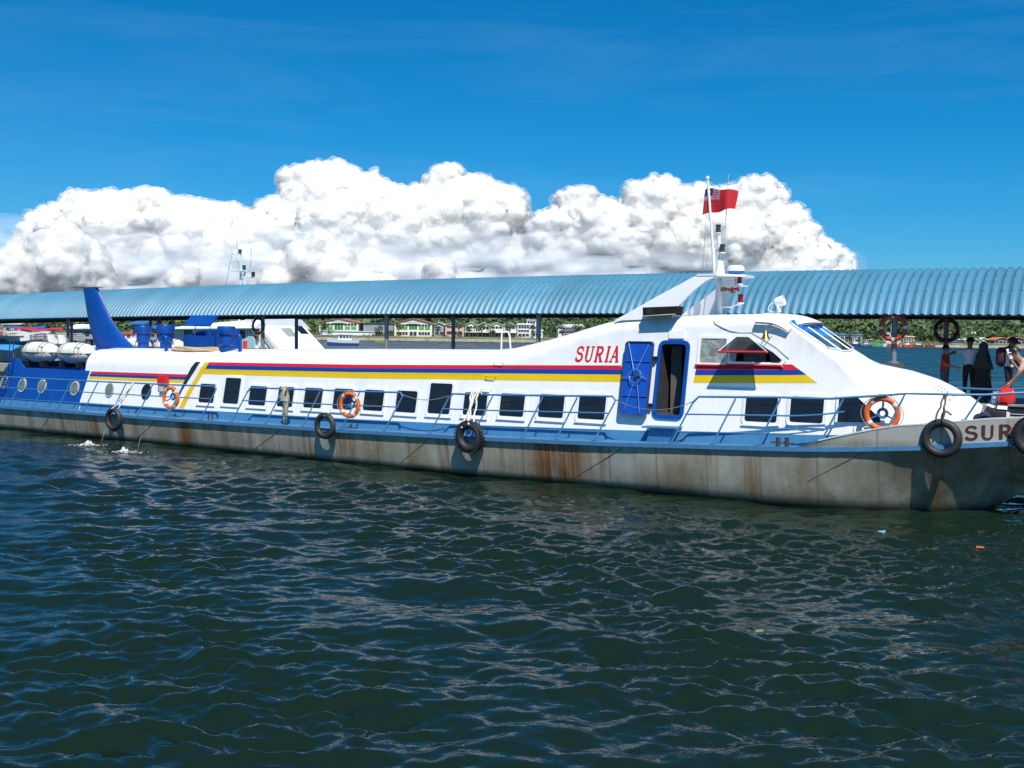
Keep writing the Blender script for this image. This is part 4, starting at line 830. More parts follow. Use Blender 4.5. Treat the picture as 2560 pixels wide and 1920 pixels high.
for (a_, b_) in ((0, 1), (1, 2), (2, 3), (3, 0)):
    p, q = Vector(V_[a_]), Vector(V_[b_]); nrm = Vector((0, 0, 1)).cross(q - p).normalized() * th
    hb_.hexa([p, q, q + nrm, p + nrm, V_[a_ + 4], V_[b_ + 4], Vector(V_[b_ + 4]) + nrm, Vector(V_[a_ + 4]) + nrm])
hb_.box(((HX0 + HX1) / 2, -.05, 3.12), (1.5, 1.0, .02)); hat = hb_.build('hatch_box', BLUE, F)
m = MB(); m.hexa([(-8.76, -.33, 3.90), (-7.42, -.33, 3.90), (-7.42, .04, 4.25), (-8.76, .04, 4.25), (-8.76, -.36, 3.935), (-7.42, -.36, 3.935), (-7.42, .01, 4.285), (-8.76, .01, 4.285)]); m.build('hatch_lid', BLUE, hat)
for x in (-8.35, -7.6):
    m = MB(); m.tube([(x, -.2, 3.3), (x, -.16, 4.08)], .016, 6); m.build('lid_stay', STEEL, hat)
m = MB(); m.lathe([(.085, 3.1), (.07, 3.15), (.07, 3.40), (.085, 3.42)], (-6.08, 0, 0), 10); m.build('hydrant', RED, F, 40)
m = MB(); m.tube([(4.04, .3, 3.2), (4.04, .3, 3.74)] + [(4.17 - .13 * math.cos(w), .3, 3.74 + .09 * math.sin(w)) for w in np.linspace(0, math.pi, 7)] + [(4.31, .3, 3.74), (4.36, .3, 3.3)], .024, 8); m.build('ladder_hoop', WHITE2, F, 60)
for zz, x in ((2.99, 4.92), (2.62, 4.72), (2.27, 4.62)):
    m = MB(); m.tube(onwall([(x, zz)], 0) + onwall([(x + .01, zz - .01)], .09) + onwall([(x + .30, zz - .02)], .09) + onwall([(x + .31, zz)], 0), .012, 6); m.build('foot_rung', SYEL if zz < 2.7 and zz > 2.5 else WHITE2, F)
m = MB(); m.box((-8.15, -1.72, 2.07), (.42, .14, .32)); m.build('beacon_hood', RED, F); m = MB(); m.box((-8.2, -1.72, 1.80), (.2, .1, .2)); m.build('beacon_base', GREYW, F)
for x in (13.02, 13.22):
    m = MB(); m.lathe([(.05, zdeck(x)), (.05, zdeck(x) + .2), (.06, zdeck(x) + .21)], (x, -2.3, 0), 10); m.build('mooring_bitt', DGREY, F, 40)
m = MB(); m.tube([(12.85, -2.3, zdeck(13) + .1), (13.38, -2.3, zdeck(13) + .1)], .018, 6); m.build('bitt_bar', DGREY, F)
for x in (-5.22, -5.05):
    m = MB(); m.lathe([(.025, .9), (.025, 1.12)], (x, -2.35, 0), 8); m.build('mooring_bitt', DGREY, F, 40)
ld = MB()
for dx in (-.12, .12): ld.tube([(-17.45 + dx, -1.85, .95), (-16.98 + dx, -1.66, 2.2), (-16.9 + dx, -1.62, 3.3)], .022, 6)
for k in range(7): t = k / 6.5; x = lerp(-17.4, -16.95, t); ld.tube([(x - .12, lerp(-1.85, -1.65, t), lerp(1.1, 2.4, t)), (x + .12, lerp(-1.85, -1.65, t), lerp(1.1, 2.4, t))], .015, 5)
ld.build('ladder', BLUE, F, 60)
# guard rails: leaning stanchions with three rails
def base_y(x): return (2.52 if x < 10 else smooth_b(x) - .06)
def base_z(x): return zdeck(x) if x < 13.5 else max(zdeck(x), zbul(x))
def rail_pt(x, h, side):           # point h (0..1) up a stanchion plane: leans forward and inboard
    lean_f, lean_i, H = ip(x, [13.5, 15.5], [.44, .30]), ip(x, [13.5, 16], [.27, .06]), ip(x, [-10, 0, 10, 13.5, 15, 17, 20], [1.05, 1.08, 1.11, 1.10, .80, .56, .5])
    xb = x - lean_f * h
    return Vector((x, side * (base_y(xb) - lean_i * h), base_z(xb) + H * h))
def railing(x0, x1, posts, side, low=True, midend=None):
    m = MB(); lf = .44; r = .021
    for h, rr in ((1.0, .027), (.63, .019), (.26, .017)):
        a_, b_ = x0 + lf * h, x1 + lf * h
        if h < 1 and midend: b_ = min(b_, midend + lf * h)
        k = max(2, int((b_ - a_) / .5)); pts = [rail_pt(lerp(a_ + (.12 if h == 1 else 0), b_ - (.08 if h == 1 else 0), i / k), h, side) for i in range(k + 1)]
        if h == 1: pts = [rail_pt(a_ - .02, .86, side)] + pts + [rail_pt(b_ + .02, .90, side)] if b_ < 14 else [rail_pt(a_ - .02, .86, side)] + pts
        m.tube(pts, rr, 7)
    ro = m.build('railing', RAILB, F, 60)
    for x in posts:
        top_x = x + lerp(.44, .30, min(1, max(0, (x - 13.2) / 2))); s = MB(); s.tube([Vector((x, side * base_y(x), base_z(x))), rail_pt(top_x, .97 if x not in (x0, x1) else .88, side)], .021, 7); s.box((x, side * base_y(x), base_z(x) + .02), (.1, .06, .045)); s.build('stanchion', RAILB, ro, 50)
A_ = [-18.6, -17.1, -15.66, -14.22, -12.78, -11.3, -9.8, -8.44, -6.98, -5.41]; B_ = [-4.0, -2.55, -1.04, .46, 2.01]; C_ = [3.58, 4.98, 6.5, 7.49, 8.54]; D_ = [10.54, 11.54, 12.55, 13.95, 15.27, 16.7, 18.0, 19.2]
for s in (-1, 1):
    railing(-18.6, -5.41, A_, s); railing(-4.0, 2.01, B_, s); railing(3.58, 8.54, C_, s); railing(10.54, 19.2, D_, s, midend=14.1)
def chain(a_, b_, sag):
    m = MB(); a_, b_ = Vector(a_), Vector(b_); n = int((b_ - a_).length / .035)
    for i in range(n):
        t = (i + .5) / n; p = a_.lerp(b_, t) + Vector((0, 0, -4 * sag * t * (1 - t))); q = (b_ - a_).normalized() + Vector((0, 0, -4 * sag * (1 - 2 * t) / (b_ - a_).length)); q.normalize()
        M = q.to_track_quat('X', 'Z').to_matrix() @ Matrix.Rotation(R(90) * (i % 2), 3, 'X'); m.box(p, (.042, .024, .010), tilt=M)
    tag(m.build('gate_chain', STEEL, F))
chain(rail_pt(2.45, .95, -1), rail_pt(4.0, .95, -1), .13); chain(rail_pt(9.0, .93, -1), rail_pt(10.98, .90, -1), .22)
m = MB(); m.tube([rail_pt(12.6 + .44 * .3, .26, -1), rail_pt(12.9, .36, -1), rail_pt(13.4, .36, -1), rail_pt(13.65, .28, -1), rail_pt(14.1, .27, -1)], .017, 6); m.build('fairlead_rail', RAILB, F, 60)
# painted names: strokes laid on the plating
def stroke(mb, P, w, put, off):    # a polyline of constant width as flat quads
    for (x0, y0), (x1, y1) in zip(P[:-1], P[1:]):
        d = math.hypot(x1 - x0, y1 - y0) + 1e-9; nx, ny = -(y1 - y0) / d * w / 2, (x1 - x0) / d * w / 2; e = w * .18 / d
        q = [(x0 - (x1 - x0) * e + nx, y0 - (y1 - y0) * e + ny), (x0 - (x1 - x0) * e - nx, y0 - (y1 - y0) * e - ny), (x1 + (x1 - x0) * e - nx, y1 + (y1 - y0) * e - ny), (x1 + (x1 - x0) * e + nx, y1 + (y1 - y0) * e + ny)]
        off[0] += .00012; mb.add([put(u, v, off[0]) for u, v in q], [(0, 1, 2, 3)])
def arc(cx, cy, rx, ry, a0, a1, n=9): return [(cx + rx * math.cos(R(lerp(a0, a1, k / n))), cy + ry * math.sin(R(lerp(a0, a1, k / n)))) for k in range(n + 1)]
def letters(word, put, serif, w):
    out = []; x = 0; S = w * .55
    for ch in word:
        g = []; adv = .8
        if ch == 'S': g = [(arc(.32, .74, .24, .21, 20, 270), w * .9), (arc(.32, .29, .26, .24, 90, -160), w)]; adv = .80
        if ch == 'U': g = [([(.12, 1 - .02), (.12, .3)], w * 1.15), (arc(.34, .3, .22, .27, 180, 360), w * .8), ([(.56, .3), (.56, .98)], w * .8)]; adv = .86
        if ch == 'R': g = [([(.14, 0.02), (.14, .98)], w * 1.15), ([(.14, .94), (.36, .94)], w * .7), (arc(.36, .72, .2, .22, 90, -90), w), ([(.36, .5), (.14, .5)], w * .7), ([(.34, .5), (.58, .02)], w * 1.05)]; adv = .88
        if ch == 'I': g = [([(.16, .02), (.16, .98)], w * 1.15)]; adv = .46
        if ch == 'A': g = [([(.06, .02), (.32, .98)], w * .65), ([(.32, .98), (.58, .02)], w * 1.15), ([(.16, .34), (.48, .34)], w * .6)]; adv = .84
        if serif:
            sv = {'U': [(.12, .97), (.56, .97)], 'R': [(.14, .97), (.14, .03), (.58, .03)], 'I': [(.16, .97), (.16, .03)], 'A': [(.06, .03), (.58, .03)], 'S': [(.56, .80), (.08, .2)]}[ch]
            for a_, c_ in sv: g.append(([(a_ - .13, c_), (a_ + .13, c_)] if ch != 'S' else [(a_, c_ - .12), (a_, c_ + .12)], w * .5))
        for P, ww in g: out.append(([(p + x, q) for p, q in P], ww))
        x += adv
    return out, x
def write(name, word, m, put, serif, w):
    st, tot = letters(word, put, serif, w); mb = MB(); off = [.003]
    for P, ww in st: stroke(mb, [(p / tot, q) for p, q in P] if False else P, ww, put, off)
    return mb.build(name, m, F)
NAMER = mat('name_red', (.55, .015, .02), .5)
tot = .80 + .86 + .88 + .46 + .84
put1 = lambda u, v, o: (lambda x, z: (x, -(wall(x, z) + o), z))(7.36 + u / tot * 1.30 + v * .05, 3.055 + v * .40 + u * .006)
nm = write('painted_name', 'SURIA', NAMER, put1, True, .17); nm['label'] = 'red serif name SURIA on the cabin side'
put2 = lambda u, v, o: (lambda x, z: (x, -(lerp(smooth_b(x), smooth_b(x) + .035 + .03 * (x - 13.4) / 7, (z - zdeck(x)) / (zbul(x) - zdeck(x))) + .008 + o), z))(16.74 + u * .365, 1.64 + v * .30 + u * .03)
nm = write('painted_name', 'SURIA', mat('bow_name_red', (.085, .016, .013), .6, var=.2), put2, False, .155); nm['label'] = 'dark red name lettered on the bow bulwark'
pm = MB(); off = [.004]; hp = lambda u, v, o: (lambda z: (u, -(lerp(2.30, 2.45, z / .45) + .02 + o), z))(v)
stroke(pm, arc(.07, .14, .17, .17, 20, 160, 8), .025, hp, off)
for x0 in (-.26, .28): stroke(pm, [(x0 - .03, .16), (x0 - .03, .26), (x0 + .03, .16), (x0 + .03, .26)], .016, hp, off)
pm.build('load_line_mark', mat('mark_red', (.22, .02, .025), .6), F)
pm = MB(); off = [.004]; rnd = random.Random(3)
for r_ in range(2):
    for k in range(6):
        xx = 15.98 + k * .062 + r_ * .05; yy = -.80 + r_ * .13; z_ = lambda u, v, o: (u, v, top(u, v) + o + .004)
        stroke(pm, [(xx, yy), (xx + rnd.uniform(.0, .03), yy + .09)], .010, z_, off); stroke(pm, [(xx, yy + .09), (xx + .035, yy + rnd.choice([.09, .05]))], .009, z_, off)
pm.build('registration_mark', mat('mark_black', (.06, .06, .065), .6), F)
for x in (-7.0, .63, 15.1):        # brackets that hold the life rings
    y = -(base_y(x) - .2); z0 = 1.56 if x < 0 else (1.66 if x < 2 else 2.10)
    m = MB(); m.torus((x, y + .06, z0 + .03), .09, .035, 'Y', 14, 6); m.tube([(x, y + .06, z0 + .1), (x + .02, y + .02, z0 + .38)], .022, 6); m.tube([(x - .05, y + .06, z0), (x - .3, y + .06, z0 - .12)], .018, 6); m.tube([(x + .05, y + .06, z0), (x + .3, y + .06, z0 - .12)], .018, 6); m.build('ring_bracket', DECKB, F, 50)
# ---------------------------------------------------------------- things hung on or lying on the ferry
def tyre(x, z, y, ro, ri, label, rope=None, rmat=ROPE, tread=True, rw=.02):
    t = berth('tyre_fender', label, 'tyre', x, y, z, 'old tyres hung along the hull as fenders')
    r = (ro - ri) / 2; m = MB(); m.torus((0, 0, 0), ri + r, r, 'Y', 40, 14, sq=.95)
    m.build('tyre', RUBBER, t, 180)
    if tread:
        m = MB()
        for k in range(34):
            w = 2 * math.pi * k / 34; c = (math.cos(w) * (ro - .012), 0, math.sin(w) * (ro - .012)); M = Matrix.Rotation(-w, 3, 'Y')
            for s in (-1, 1): m.box((c[0], s * r * .55, c[2]), (.03, r * .8, .035), tilt=M)
        m.build('tread', RUBBER, t)
    if rope:
        m = MB()
        for q in rope: m.tube([Vector(p) - Vector((x, y, z)) for p in q], rw, 7)
        m.build('rope', rmat, t, 60)
    return t
def wob(a, b, n, amp, seed):
    rr = random.Random(seed); a, b = Vector(a), Vector(b)
    return [a.lerp(b, i / n) + Vector((rr.uniform(-amp, amp), rr.uniform(-amp, amp), rr.uniform(-amp, amp) * .4)) * (0 if i in (0, n) else 1) for i in range(n + 1)]
def topp(x, h=1.0): return rail_pt(x, h, -1)
ry = lambda x: -(smooth_b(x) + .2)
p = topp(-8.95)
tyre(-9.3, .77, ry(-9.3), .40, .23, 'worn black tyre hung on the hull near the stern below the orange ring', [wob(p + Vector((0, -.03, .03)), (-9.3, ry(-9.3) + .02, 1.13), 6, .03, 1), wob(p + Vector((.04, -.03, 0)), (-9.26, ry(-9.3) - .1, 1.12), 6, .04, 2), wob(p + Vector((-.02, -.05, -.05)), (-9.22, ry(-9.3) + .1, 1.1), 7, .05, 3)], ROPEW, False)
tyre(.09, 1.08, ry(.1), .385, .22, 'smooth black tyre on the hull amidships beside an orange life ring', [wob((.05, -2.5, 1.12), (.08, ry(.1), 1.40), 3, .02, 4), wob((.15, -2.5, 1.12), (.14, ry(.1) - .08, 1.38), 3, .02, 5)], ROPE, False)
p = topp(4.9)
tyre(5.07, 1.08, ry(5.07), .42, .20, 'chunky treaded tyre hanging by thick white rope below the middle rail', [wob(p + Vector((-.12, -.03, .05)), (5.0, ry(5), 1.42), 6, .03, 6), wob(p + Vector((-.05, -.05, .04)), (5.12, ry(5) - .12, 1.40), 6, .03, 7), wob(p + Vector((0, -.03, .02)), (4.9, ry(5) - .10, 1.30), 6, .04, 8), wob(p + Vector((.1, -.05, .03)), (5.2, ry(5) - .02, 1.42), 6, .03, 12),
     [p + Vector((-.16 + .05 * k, -.04 + .05 * math.sin(k * 2.1), .03 + .05 * math.cos(k * 2.1))) for k in range(8)], [p + Vector((-.1, -.06, -.2 - .0 * k)) + Vector((.07 * math.cos(k), .05 * math.sin(k), 0)) for k in range(8)]], ROPEW, rw=.024)
p = topp(16.35)
tyre(16.33, 1.68, ry(16.33) + .03, .41, .235, 'large smooth tyre hung from the bow bulwark left of the lettering', [wob(p, (16.33, ry(16.33) + .02, 2.05), 6, .025, 9), wob(p + Vector((.02, -.03, .02)), (16.36, ry(16.33) - .1, 2.04), 6, .03, 10), wob(p + Vector((-.02, .03, .02)), (16.22, ry(16.33) - .06, 2.05), 6, .02, 11), wob(p + Vector((.03, -.03, -.35)), p + Vector((.14, -.05, -.42)), 3, .02, 13)], mat('dark_rope', (.10, .09, .08), .9, var=.3), False)
p = topp(17.95)
tyre(18.02, 1.78, ry(18.02), .44, .22, 'dark tyre at the far right covering the end of the bow name', [wob(p, (18.02, ry(18.02), 2.2), 6, .03, 14), wob(p + Vector((.05, -.03, 0)), (18.06, ry(18.02) - .1, 2.18), 6, .03, 15)], ROPE, True)
def life_ring(x, y, z, ro, ri, label, m_, hang=True, band=(.72, .70, .66), grp='orange life rings on the ferry rail', tilt=0, strap=None):
    t = berth('life_ring', label, 'life ring', x, y, z, grp); r = (ro - ri) / 2
    M = Matrix.Rotation(tilt, 3, 'X')
    a_ = MB(); a_.torus((0, 0, 0), ri + r, r, 'Y', 40, 12, M=M, sq=.75); a_.build('ring', m_, t, 180)
    for k in range(4):
        w = R(90 * k + (2 if grp.startswith('life') else 38)); b_ = MB(); ws = np.linspace(w - .11, w + .11, 4)
        for i in range(3):
            for q in range(12):
                P = []
                for (wa, qa) in ((ws[i], q), (ws[i + 1], q), (ws[i + 1], q + 1), (ws[i], q + 1)):
                    u = 2 * math.pi * qa / 12; rad = ri + r + (r + .004) * math.cos(u); P.append(M @ Vector((rad * math.cos(wa), (r * .75 + .004) * math.sin(u), rad * math.sin(wa))))
                b_.add(P, [(0, 1, 2, 3)])
        b_.build('reflective_band', mat('ring_band_%d' % int(band[0] * 100), band, .5, var=.1), t)
    c = MB(); 
    for k in range(4):
        w0 = R(90 * k + 38); c.tube([M @ Vector(((ro + .01 + .05 * math.sin(math.pi * i / 6)) * math.cos(w0 + R(90) * i / 6), -.02, (ro + .01 + .03 * math.sin(math.pi * i / 6)) * math.sin(w0 + R(90) * i / 6))) for i in range(7)], .008, 5)
    c.build('grab_line', ROPE, t, 60)
    return t
life_ring(-6.98, -2.36, 1.56, .385, .26, 'orange life ring behind the rail next to the slanted black and yellow bands', ORANGE)
life_ring(.63, -2.38, 1.68, .385, .265, 'orange life ring behind the rail amidships above the smooth tyre', ORANGE)
life_ring(15.12, -1.82, 2.13, .385, .265, 'brightest orange life ring, on the rail above the bow bulwark', ORANGE)
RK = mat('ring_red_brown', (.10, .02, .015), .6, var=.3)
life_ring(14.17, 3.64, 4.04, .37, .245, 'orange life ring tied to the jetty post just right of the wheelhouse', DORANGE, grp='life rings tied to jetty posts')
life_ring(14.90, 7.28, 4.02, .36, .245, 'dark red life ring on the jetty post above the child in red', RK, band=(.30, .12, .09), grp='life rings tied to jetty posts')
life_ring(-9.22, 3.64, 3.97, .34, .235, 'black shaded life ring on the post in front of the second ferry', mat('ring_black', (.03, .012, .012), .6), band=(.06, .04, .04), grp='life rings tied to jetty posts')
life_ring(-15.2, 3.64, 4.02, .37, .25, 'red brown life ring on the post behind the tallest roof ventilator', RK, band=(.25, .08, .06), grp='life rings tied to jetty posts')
def loops(name, label, cat, x, y, z, L_, n, m_, r=.022):
    t = berth(name, label, cat, x, y, z); mb = MB(); rr = random.Random(5)
    for k in range(n):
        ox, l, w = rr.uniform(-.12, .12), L_ * rr.uniform(.72, 1.0), rr.uniform(.05, .12); oy = rr.uniform(-.07, .07)
        mb.tube([(ox + w * math.cos(q) * (.55 - .45 * math.sin(q)), oy + .06 * math.sin(q * 2), -l / 2 + l / 2 * math.sin(q)) for q in np.linspace(0, 2 * math.pi, 16, endpoint=False)], r, 6, True)
    tagp = mb.build('loop', m_, t, 180)
    mb = MB()
    for k in range(4): mb.tube([(.15 * math.cos(q), .10 * math.sin(q), -.24 - .035 * k) for q in np.linspace(0, 2 * math.pi, 12, endpoint=False)], r, 6, True)
    for k in range(3): mb.tube([(-.06 + .06 * k, .06 * math.cos(q), .0 + .06 * math.sin(q)) for q in np.linspace(0, 2 * math.pi, 10, endpoint=False)], r, 6, True)
    mb.build('lashing', m_, t, 180); return t
p = topp(-1.98); loops('rope_coil', 'coil of grey mooring rope hung over the blue rail near the second window', 'rope', p.x, p.y - .05, p.z, 1.05, 9, ROPE)
t = berth('hose_coil', 'long tan hose laid in loops on the roof beside the blue hatch', 'hose', -7.5, -.92, 3.06); m = MB()
for k in range(5): m.tube([(1.15 * math.cos(q) + .03 * math.sin(3 * q + k), .18 * math.sin(q) + .02 * k, .03 + .022 * k + .015 * math.sin(4 * q + k)) for q in np.linspace(0, 2 * math.pi, 28, endpoint=False)], .022, 6, True)
m.build('hose', TANROPE, t, 180)
RAFT = mat('raft_white', (.74, .73, .66), .45, var=.06, dirt=(.45, .40, .28), dscale=1.5, damt=.35); 
def raft(x, y, z, s, label):
    t = berth('life_raft', label, 'life raft', x, y, z, 'life raft canisters on the after deck'); Rr = .39 * s; Lh = 1.02 * s
    prof = []
    for u in np.linspace(-1, 1, 25):
        e = (1 - abs(u) ** 3.2) ** .55; lob = 1 - .05 * (math.cos(u * math.pi * 3) > .92) ; prof.append((max(.02, Rr * e * lob), u * Lh))
    M = Matrix.Rotation(R(90), 3, 'Y')
    m = MB(); m.lathe(prof, (0, 0, 0), 24, M); m.build('canister', RAFT, t, 50)
    m = MB(); pts = [(Lh * 1.0 * math.cos(q) if abs(math.cos(q)) < .9 else math.copysign(Lh * 1.01, math.cos(q)), Rr * 1.03 * math.sin(q), -.02) for q in np.linspace(0, 2 * math.pi, 32, endpoint=False)]
    m.tube(pts, .028, 6, True); m.build('seam_band', mat('raft_seam', (.10, .09, .08), .6), t)
    for xx in (-.62, -.42, .38, .58):
        m = MB(); e = Rr * (1 - abs(xx * s / Lh) ** 3.2) ** .55 + .006; m.tube([(xx * s, e * math.cos(q), e * math.sin(q)) for q in np.linspace(0, 2 * math.pi, 24, endpoint=False)], .016, 5, True); m.build('strap', mat('strap_grey', (.16, .16, .17), .7), t)
    for xx in (-.5, .5):
        m = MB(); m.box((xx * s, 0, -Rr - .06), (.12, .7, .2)); m.build('cradle', BLACK, t)
    m = MB()
    for k in range(6): m.box((Lh * .30 + k * .06, -Rr * .83, Rr * .50), (.035, .012, .05))
    m.build('stencil', mat('stencil', (.12, .12, .14), .6), t); return t
raft(-16.1, -.95, 2.87, 1.0, 'white life raft canister furthest aft on the blue deckhouse')
raft(-13.9, -.95, 2.87, 1.0, 'white life raft canister just behind the rounded end of the white roof')
raft(-13.2, 1.15, 3.13, .8, 'white life raft canister partly hidden behind the blue tail fin'); raft(-11.3, 1.15, 3.13, .8, 'white life raft canister behind the blue roof ventilators')
# ensign
fl = berth('flag', 'red ensign with striped canton flying from the mast', 'flag', 10.33, -.03, 7.15)
def flagp(u, v):
    x = lerp(-.04, .80, u) - .06 * (1 - v); z = lerp(-.34, .31, v) + .16 * u * (1 - v) * .9 - .10 * u * u * (.4 + v * .6) + .02 * math.sin(u * 9)
    return (x, .10 * math.sin(u * 6.5 + v * .9) * u + .03 * math.sin(u * 14) * u, z)
m = MB(); m.grid(flagp, 26, 14); m.build('red_field', mat('flag_red', (.52, .012, .02), .7, var=.06), fl, 180)
def fput(u, v, o): q = flagp(u, v); return (q[0], q[1] - o, q[2])
m = MB(); m.grid(lambda u, v: fput(u * .5, .52 + v * .46, .006), 12, 6); cn = m.build('canton', mat('flag_white', (.70, .68, .68), .7), fl, 180)
for k in range(6):
    m = MB(); m.grid(lambda u, v: fput(u * .5, .52 + .46 * (k * 2 + v) / 12.5 + .02, .010), 12, 1); m.build('stripe', MATS['flag_red'], cn, 180)
m = MB(); m.grid(lambda u, v: fput(.02 + u * .24, .70 + v * .28, .014), 8, 4); m.build('blue_quarter', mat('flag_blue', (.01, .02, .12), .7), cn, 180)
m = MB(); m.add([fput(.135 + .05 * math.cos(w), .84 + .085 * math.sin(w), .018) for w in np.linspace(0, 2 * math.pi, 12, endpoint=False)], [tuple(range(12))]); m.build('yellow_emblem', mat('flag_yellow', (.75, .6, .12), .7), cn)
m = MB()
m.tube([(.0, .02, .55), (-.07, .2, -.34), (-.22, .4, -1.74)], .006, 4); m.tube([(.02, .02, .55), (-.02, .2, -.4), (-.16, .5, -1.74)], .006, 4); m.build('halyard', ROPEW, fl)
# luggage on the foredeck
def lump(fn, name, m_, parent, nu=18, nv=12):
    m = MB(); m.grid(fn, nu, nv); return m.build(name, m_, parent, 180)
def sack(cx, cy, cz, rx, ry_, rz, e=3.2, seed=0, amp=.05):
    def fn(u, v):
        a_, b_ = 2 * math.pi * u, math.pi * (v - .5); ca, sa, cb, sb = math.cos(a_), math.sin(a_), math.cos(b_), math.sin(b_); g = lambda q: math.copysign(abs(q) ** (2 / e), q)
        x, y, z = g(ca) * g(cb), g(sa) * g(cb), g(sb); k = 1 + amp * mnoise.noise((x * 1.7 + seed, y * 1.7, z * 1.7))
        return (cx + x * rx * k, cy + y * ry_ * k, cz + z * rz * k)
    return fn
t = berth('holdall', 'slumped dark blue holdall on the bow deck beside the cabin nose', 'bag', 17.02, -.92, zdeck(17)); lump(sack(0, 0, .30, .24, .2, .30, 2.6, 1, .25), 'bag_body', mat('navy_cloth', (.02, .024, .055), .8, var=.3, bump=.5, bscale=12), t)
m = MB(); m.tube([(-.12, -.1, .52), (-.05, -.12, .63), (.08, -.1, .52)], .014, 6); m.build('handle', BLACK, t)
BAGK = mat('black_nylon', (.02, .02, .022), .6, var=.3, bump=.4, bscale=18)
t = berth('sports_bag', 'black and white sports bag lying on the bow deck', 'bag', 17.2, -.35, zdeck(17.2)); lump(sack(0, 0, .38, .27, .3, .36, 4, 3, .1), 'bag_body', BAGK, t)
WT = mat('bag_white', (.72, .73, .74), .6)
for P in ([(-.2, -.2, .735), (-.05, -.3, .68), (.0, -.28, .72), (-.16, -.16, .765)], [(.02, -.3, .67), (.22, -.3, .66), (.22, -.25, .73), (.03, -.25, .74)], [(.2, -.31, .1), (.265, -.28, .1), (.275, -.27, .6), (.21, -.305, .62)]):
    m = MB(); m.prism(P, (0, .02, .0)); m.build('white_panel', WT, t)
m = MB(); off = [.0]; stroke(m, [(-.03, .47), (-.045, .43), (-.03, .40), (.02, .39), (.09, .41), (.16, .44)], .03, lambda u, v, o: (u, -.315 - o, v), off); m.build('curved_mark', WT, t)
t = berth('suitcase', 'black hard suitcase with pale trim lines at the right edge', 'suitcase', 17.62, -.25, zdeck(17.6))
m = MB(); m.box((0, 0, .37), (.5, .3, .62)); m.build('shell', BAGK, t)
for zz in (.52, .46, .22): m = MB(); m.box((0, -.156, zz), (.48 if zz > .3 else .2, .012, .014)); m.build('trim', WT, t)
m = MB(); m.box((.0, -.03, .70), (.44, .3, .035)); m.build('flap', mat('grey_cloth', (.25, .25, .26), .8), t)
t = berth('carrier_bag', 'bulging bright red plastic carrier bag held above the luggage', 'bag', 17.34, -.12, 2.52)
lump(sack(0, 0, -.02, .165, .12, .19, 3.4, 5, .30), 'bag_body', mat('red_plastic', (.72, .03, .03), .25, var=.1, bump=.5, bscale=9), t)
m = MB(); m.tube([(-.05, 0, .14), (-.02, 0, .24), (.03, 0, .25), (.06, 0, .14)], .02, 6); m.build('handle', MATS['red_plastic'], t)
def check_mat():
    m = bpy.data.materials.new('blue_check_cloth'); m.use_nodes = True; nt = m.node_tree; tc = nt.nodes.new('ShaderNodeTexCoord'); c = nt.nodes.new('ShaderNodeTexChecker'); c.inputs['Scale'].default_value = 22
    c.inputs['Color1'].default_value = (.06, .14, .32, 1); c.inputs['Color2'].default_value = (.6, .66, .72, 1); nt.links.new(tc.outputs['Object'], c.inputs['Vector']); nt.links.new(c.outputs[0], nt.nodes['Principled BSDF'].inputs['Base Color']); return m
t = berth('checked_bag', 'blue and white checked bag behind the red carrier bag', 'bag', 17.14, .02, 2.46); lump(sack(0, 0, 0, .11, .1, .15, 3, 8, .1), 'bag_body', check_mat(), t)
m = MB(); m.tube([(.05, 0, .14), (.1, -.02, .22), (.13, -.02, .25)], .014, 5); m.build('handle', mat('violet_strap', (.12, .14, .5), .6), t)
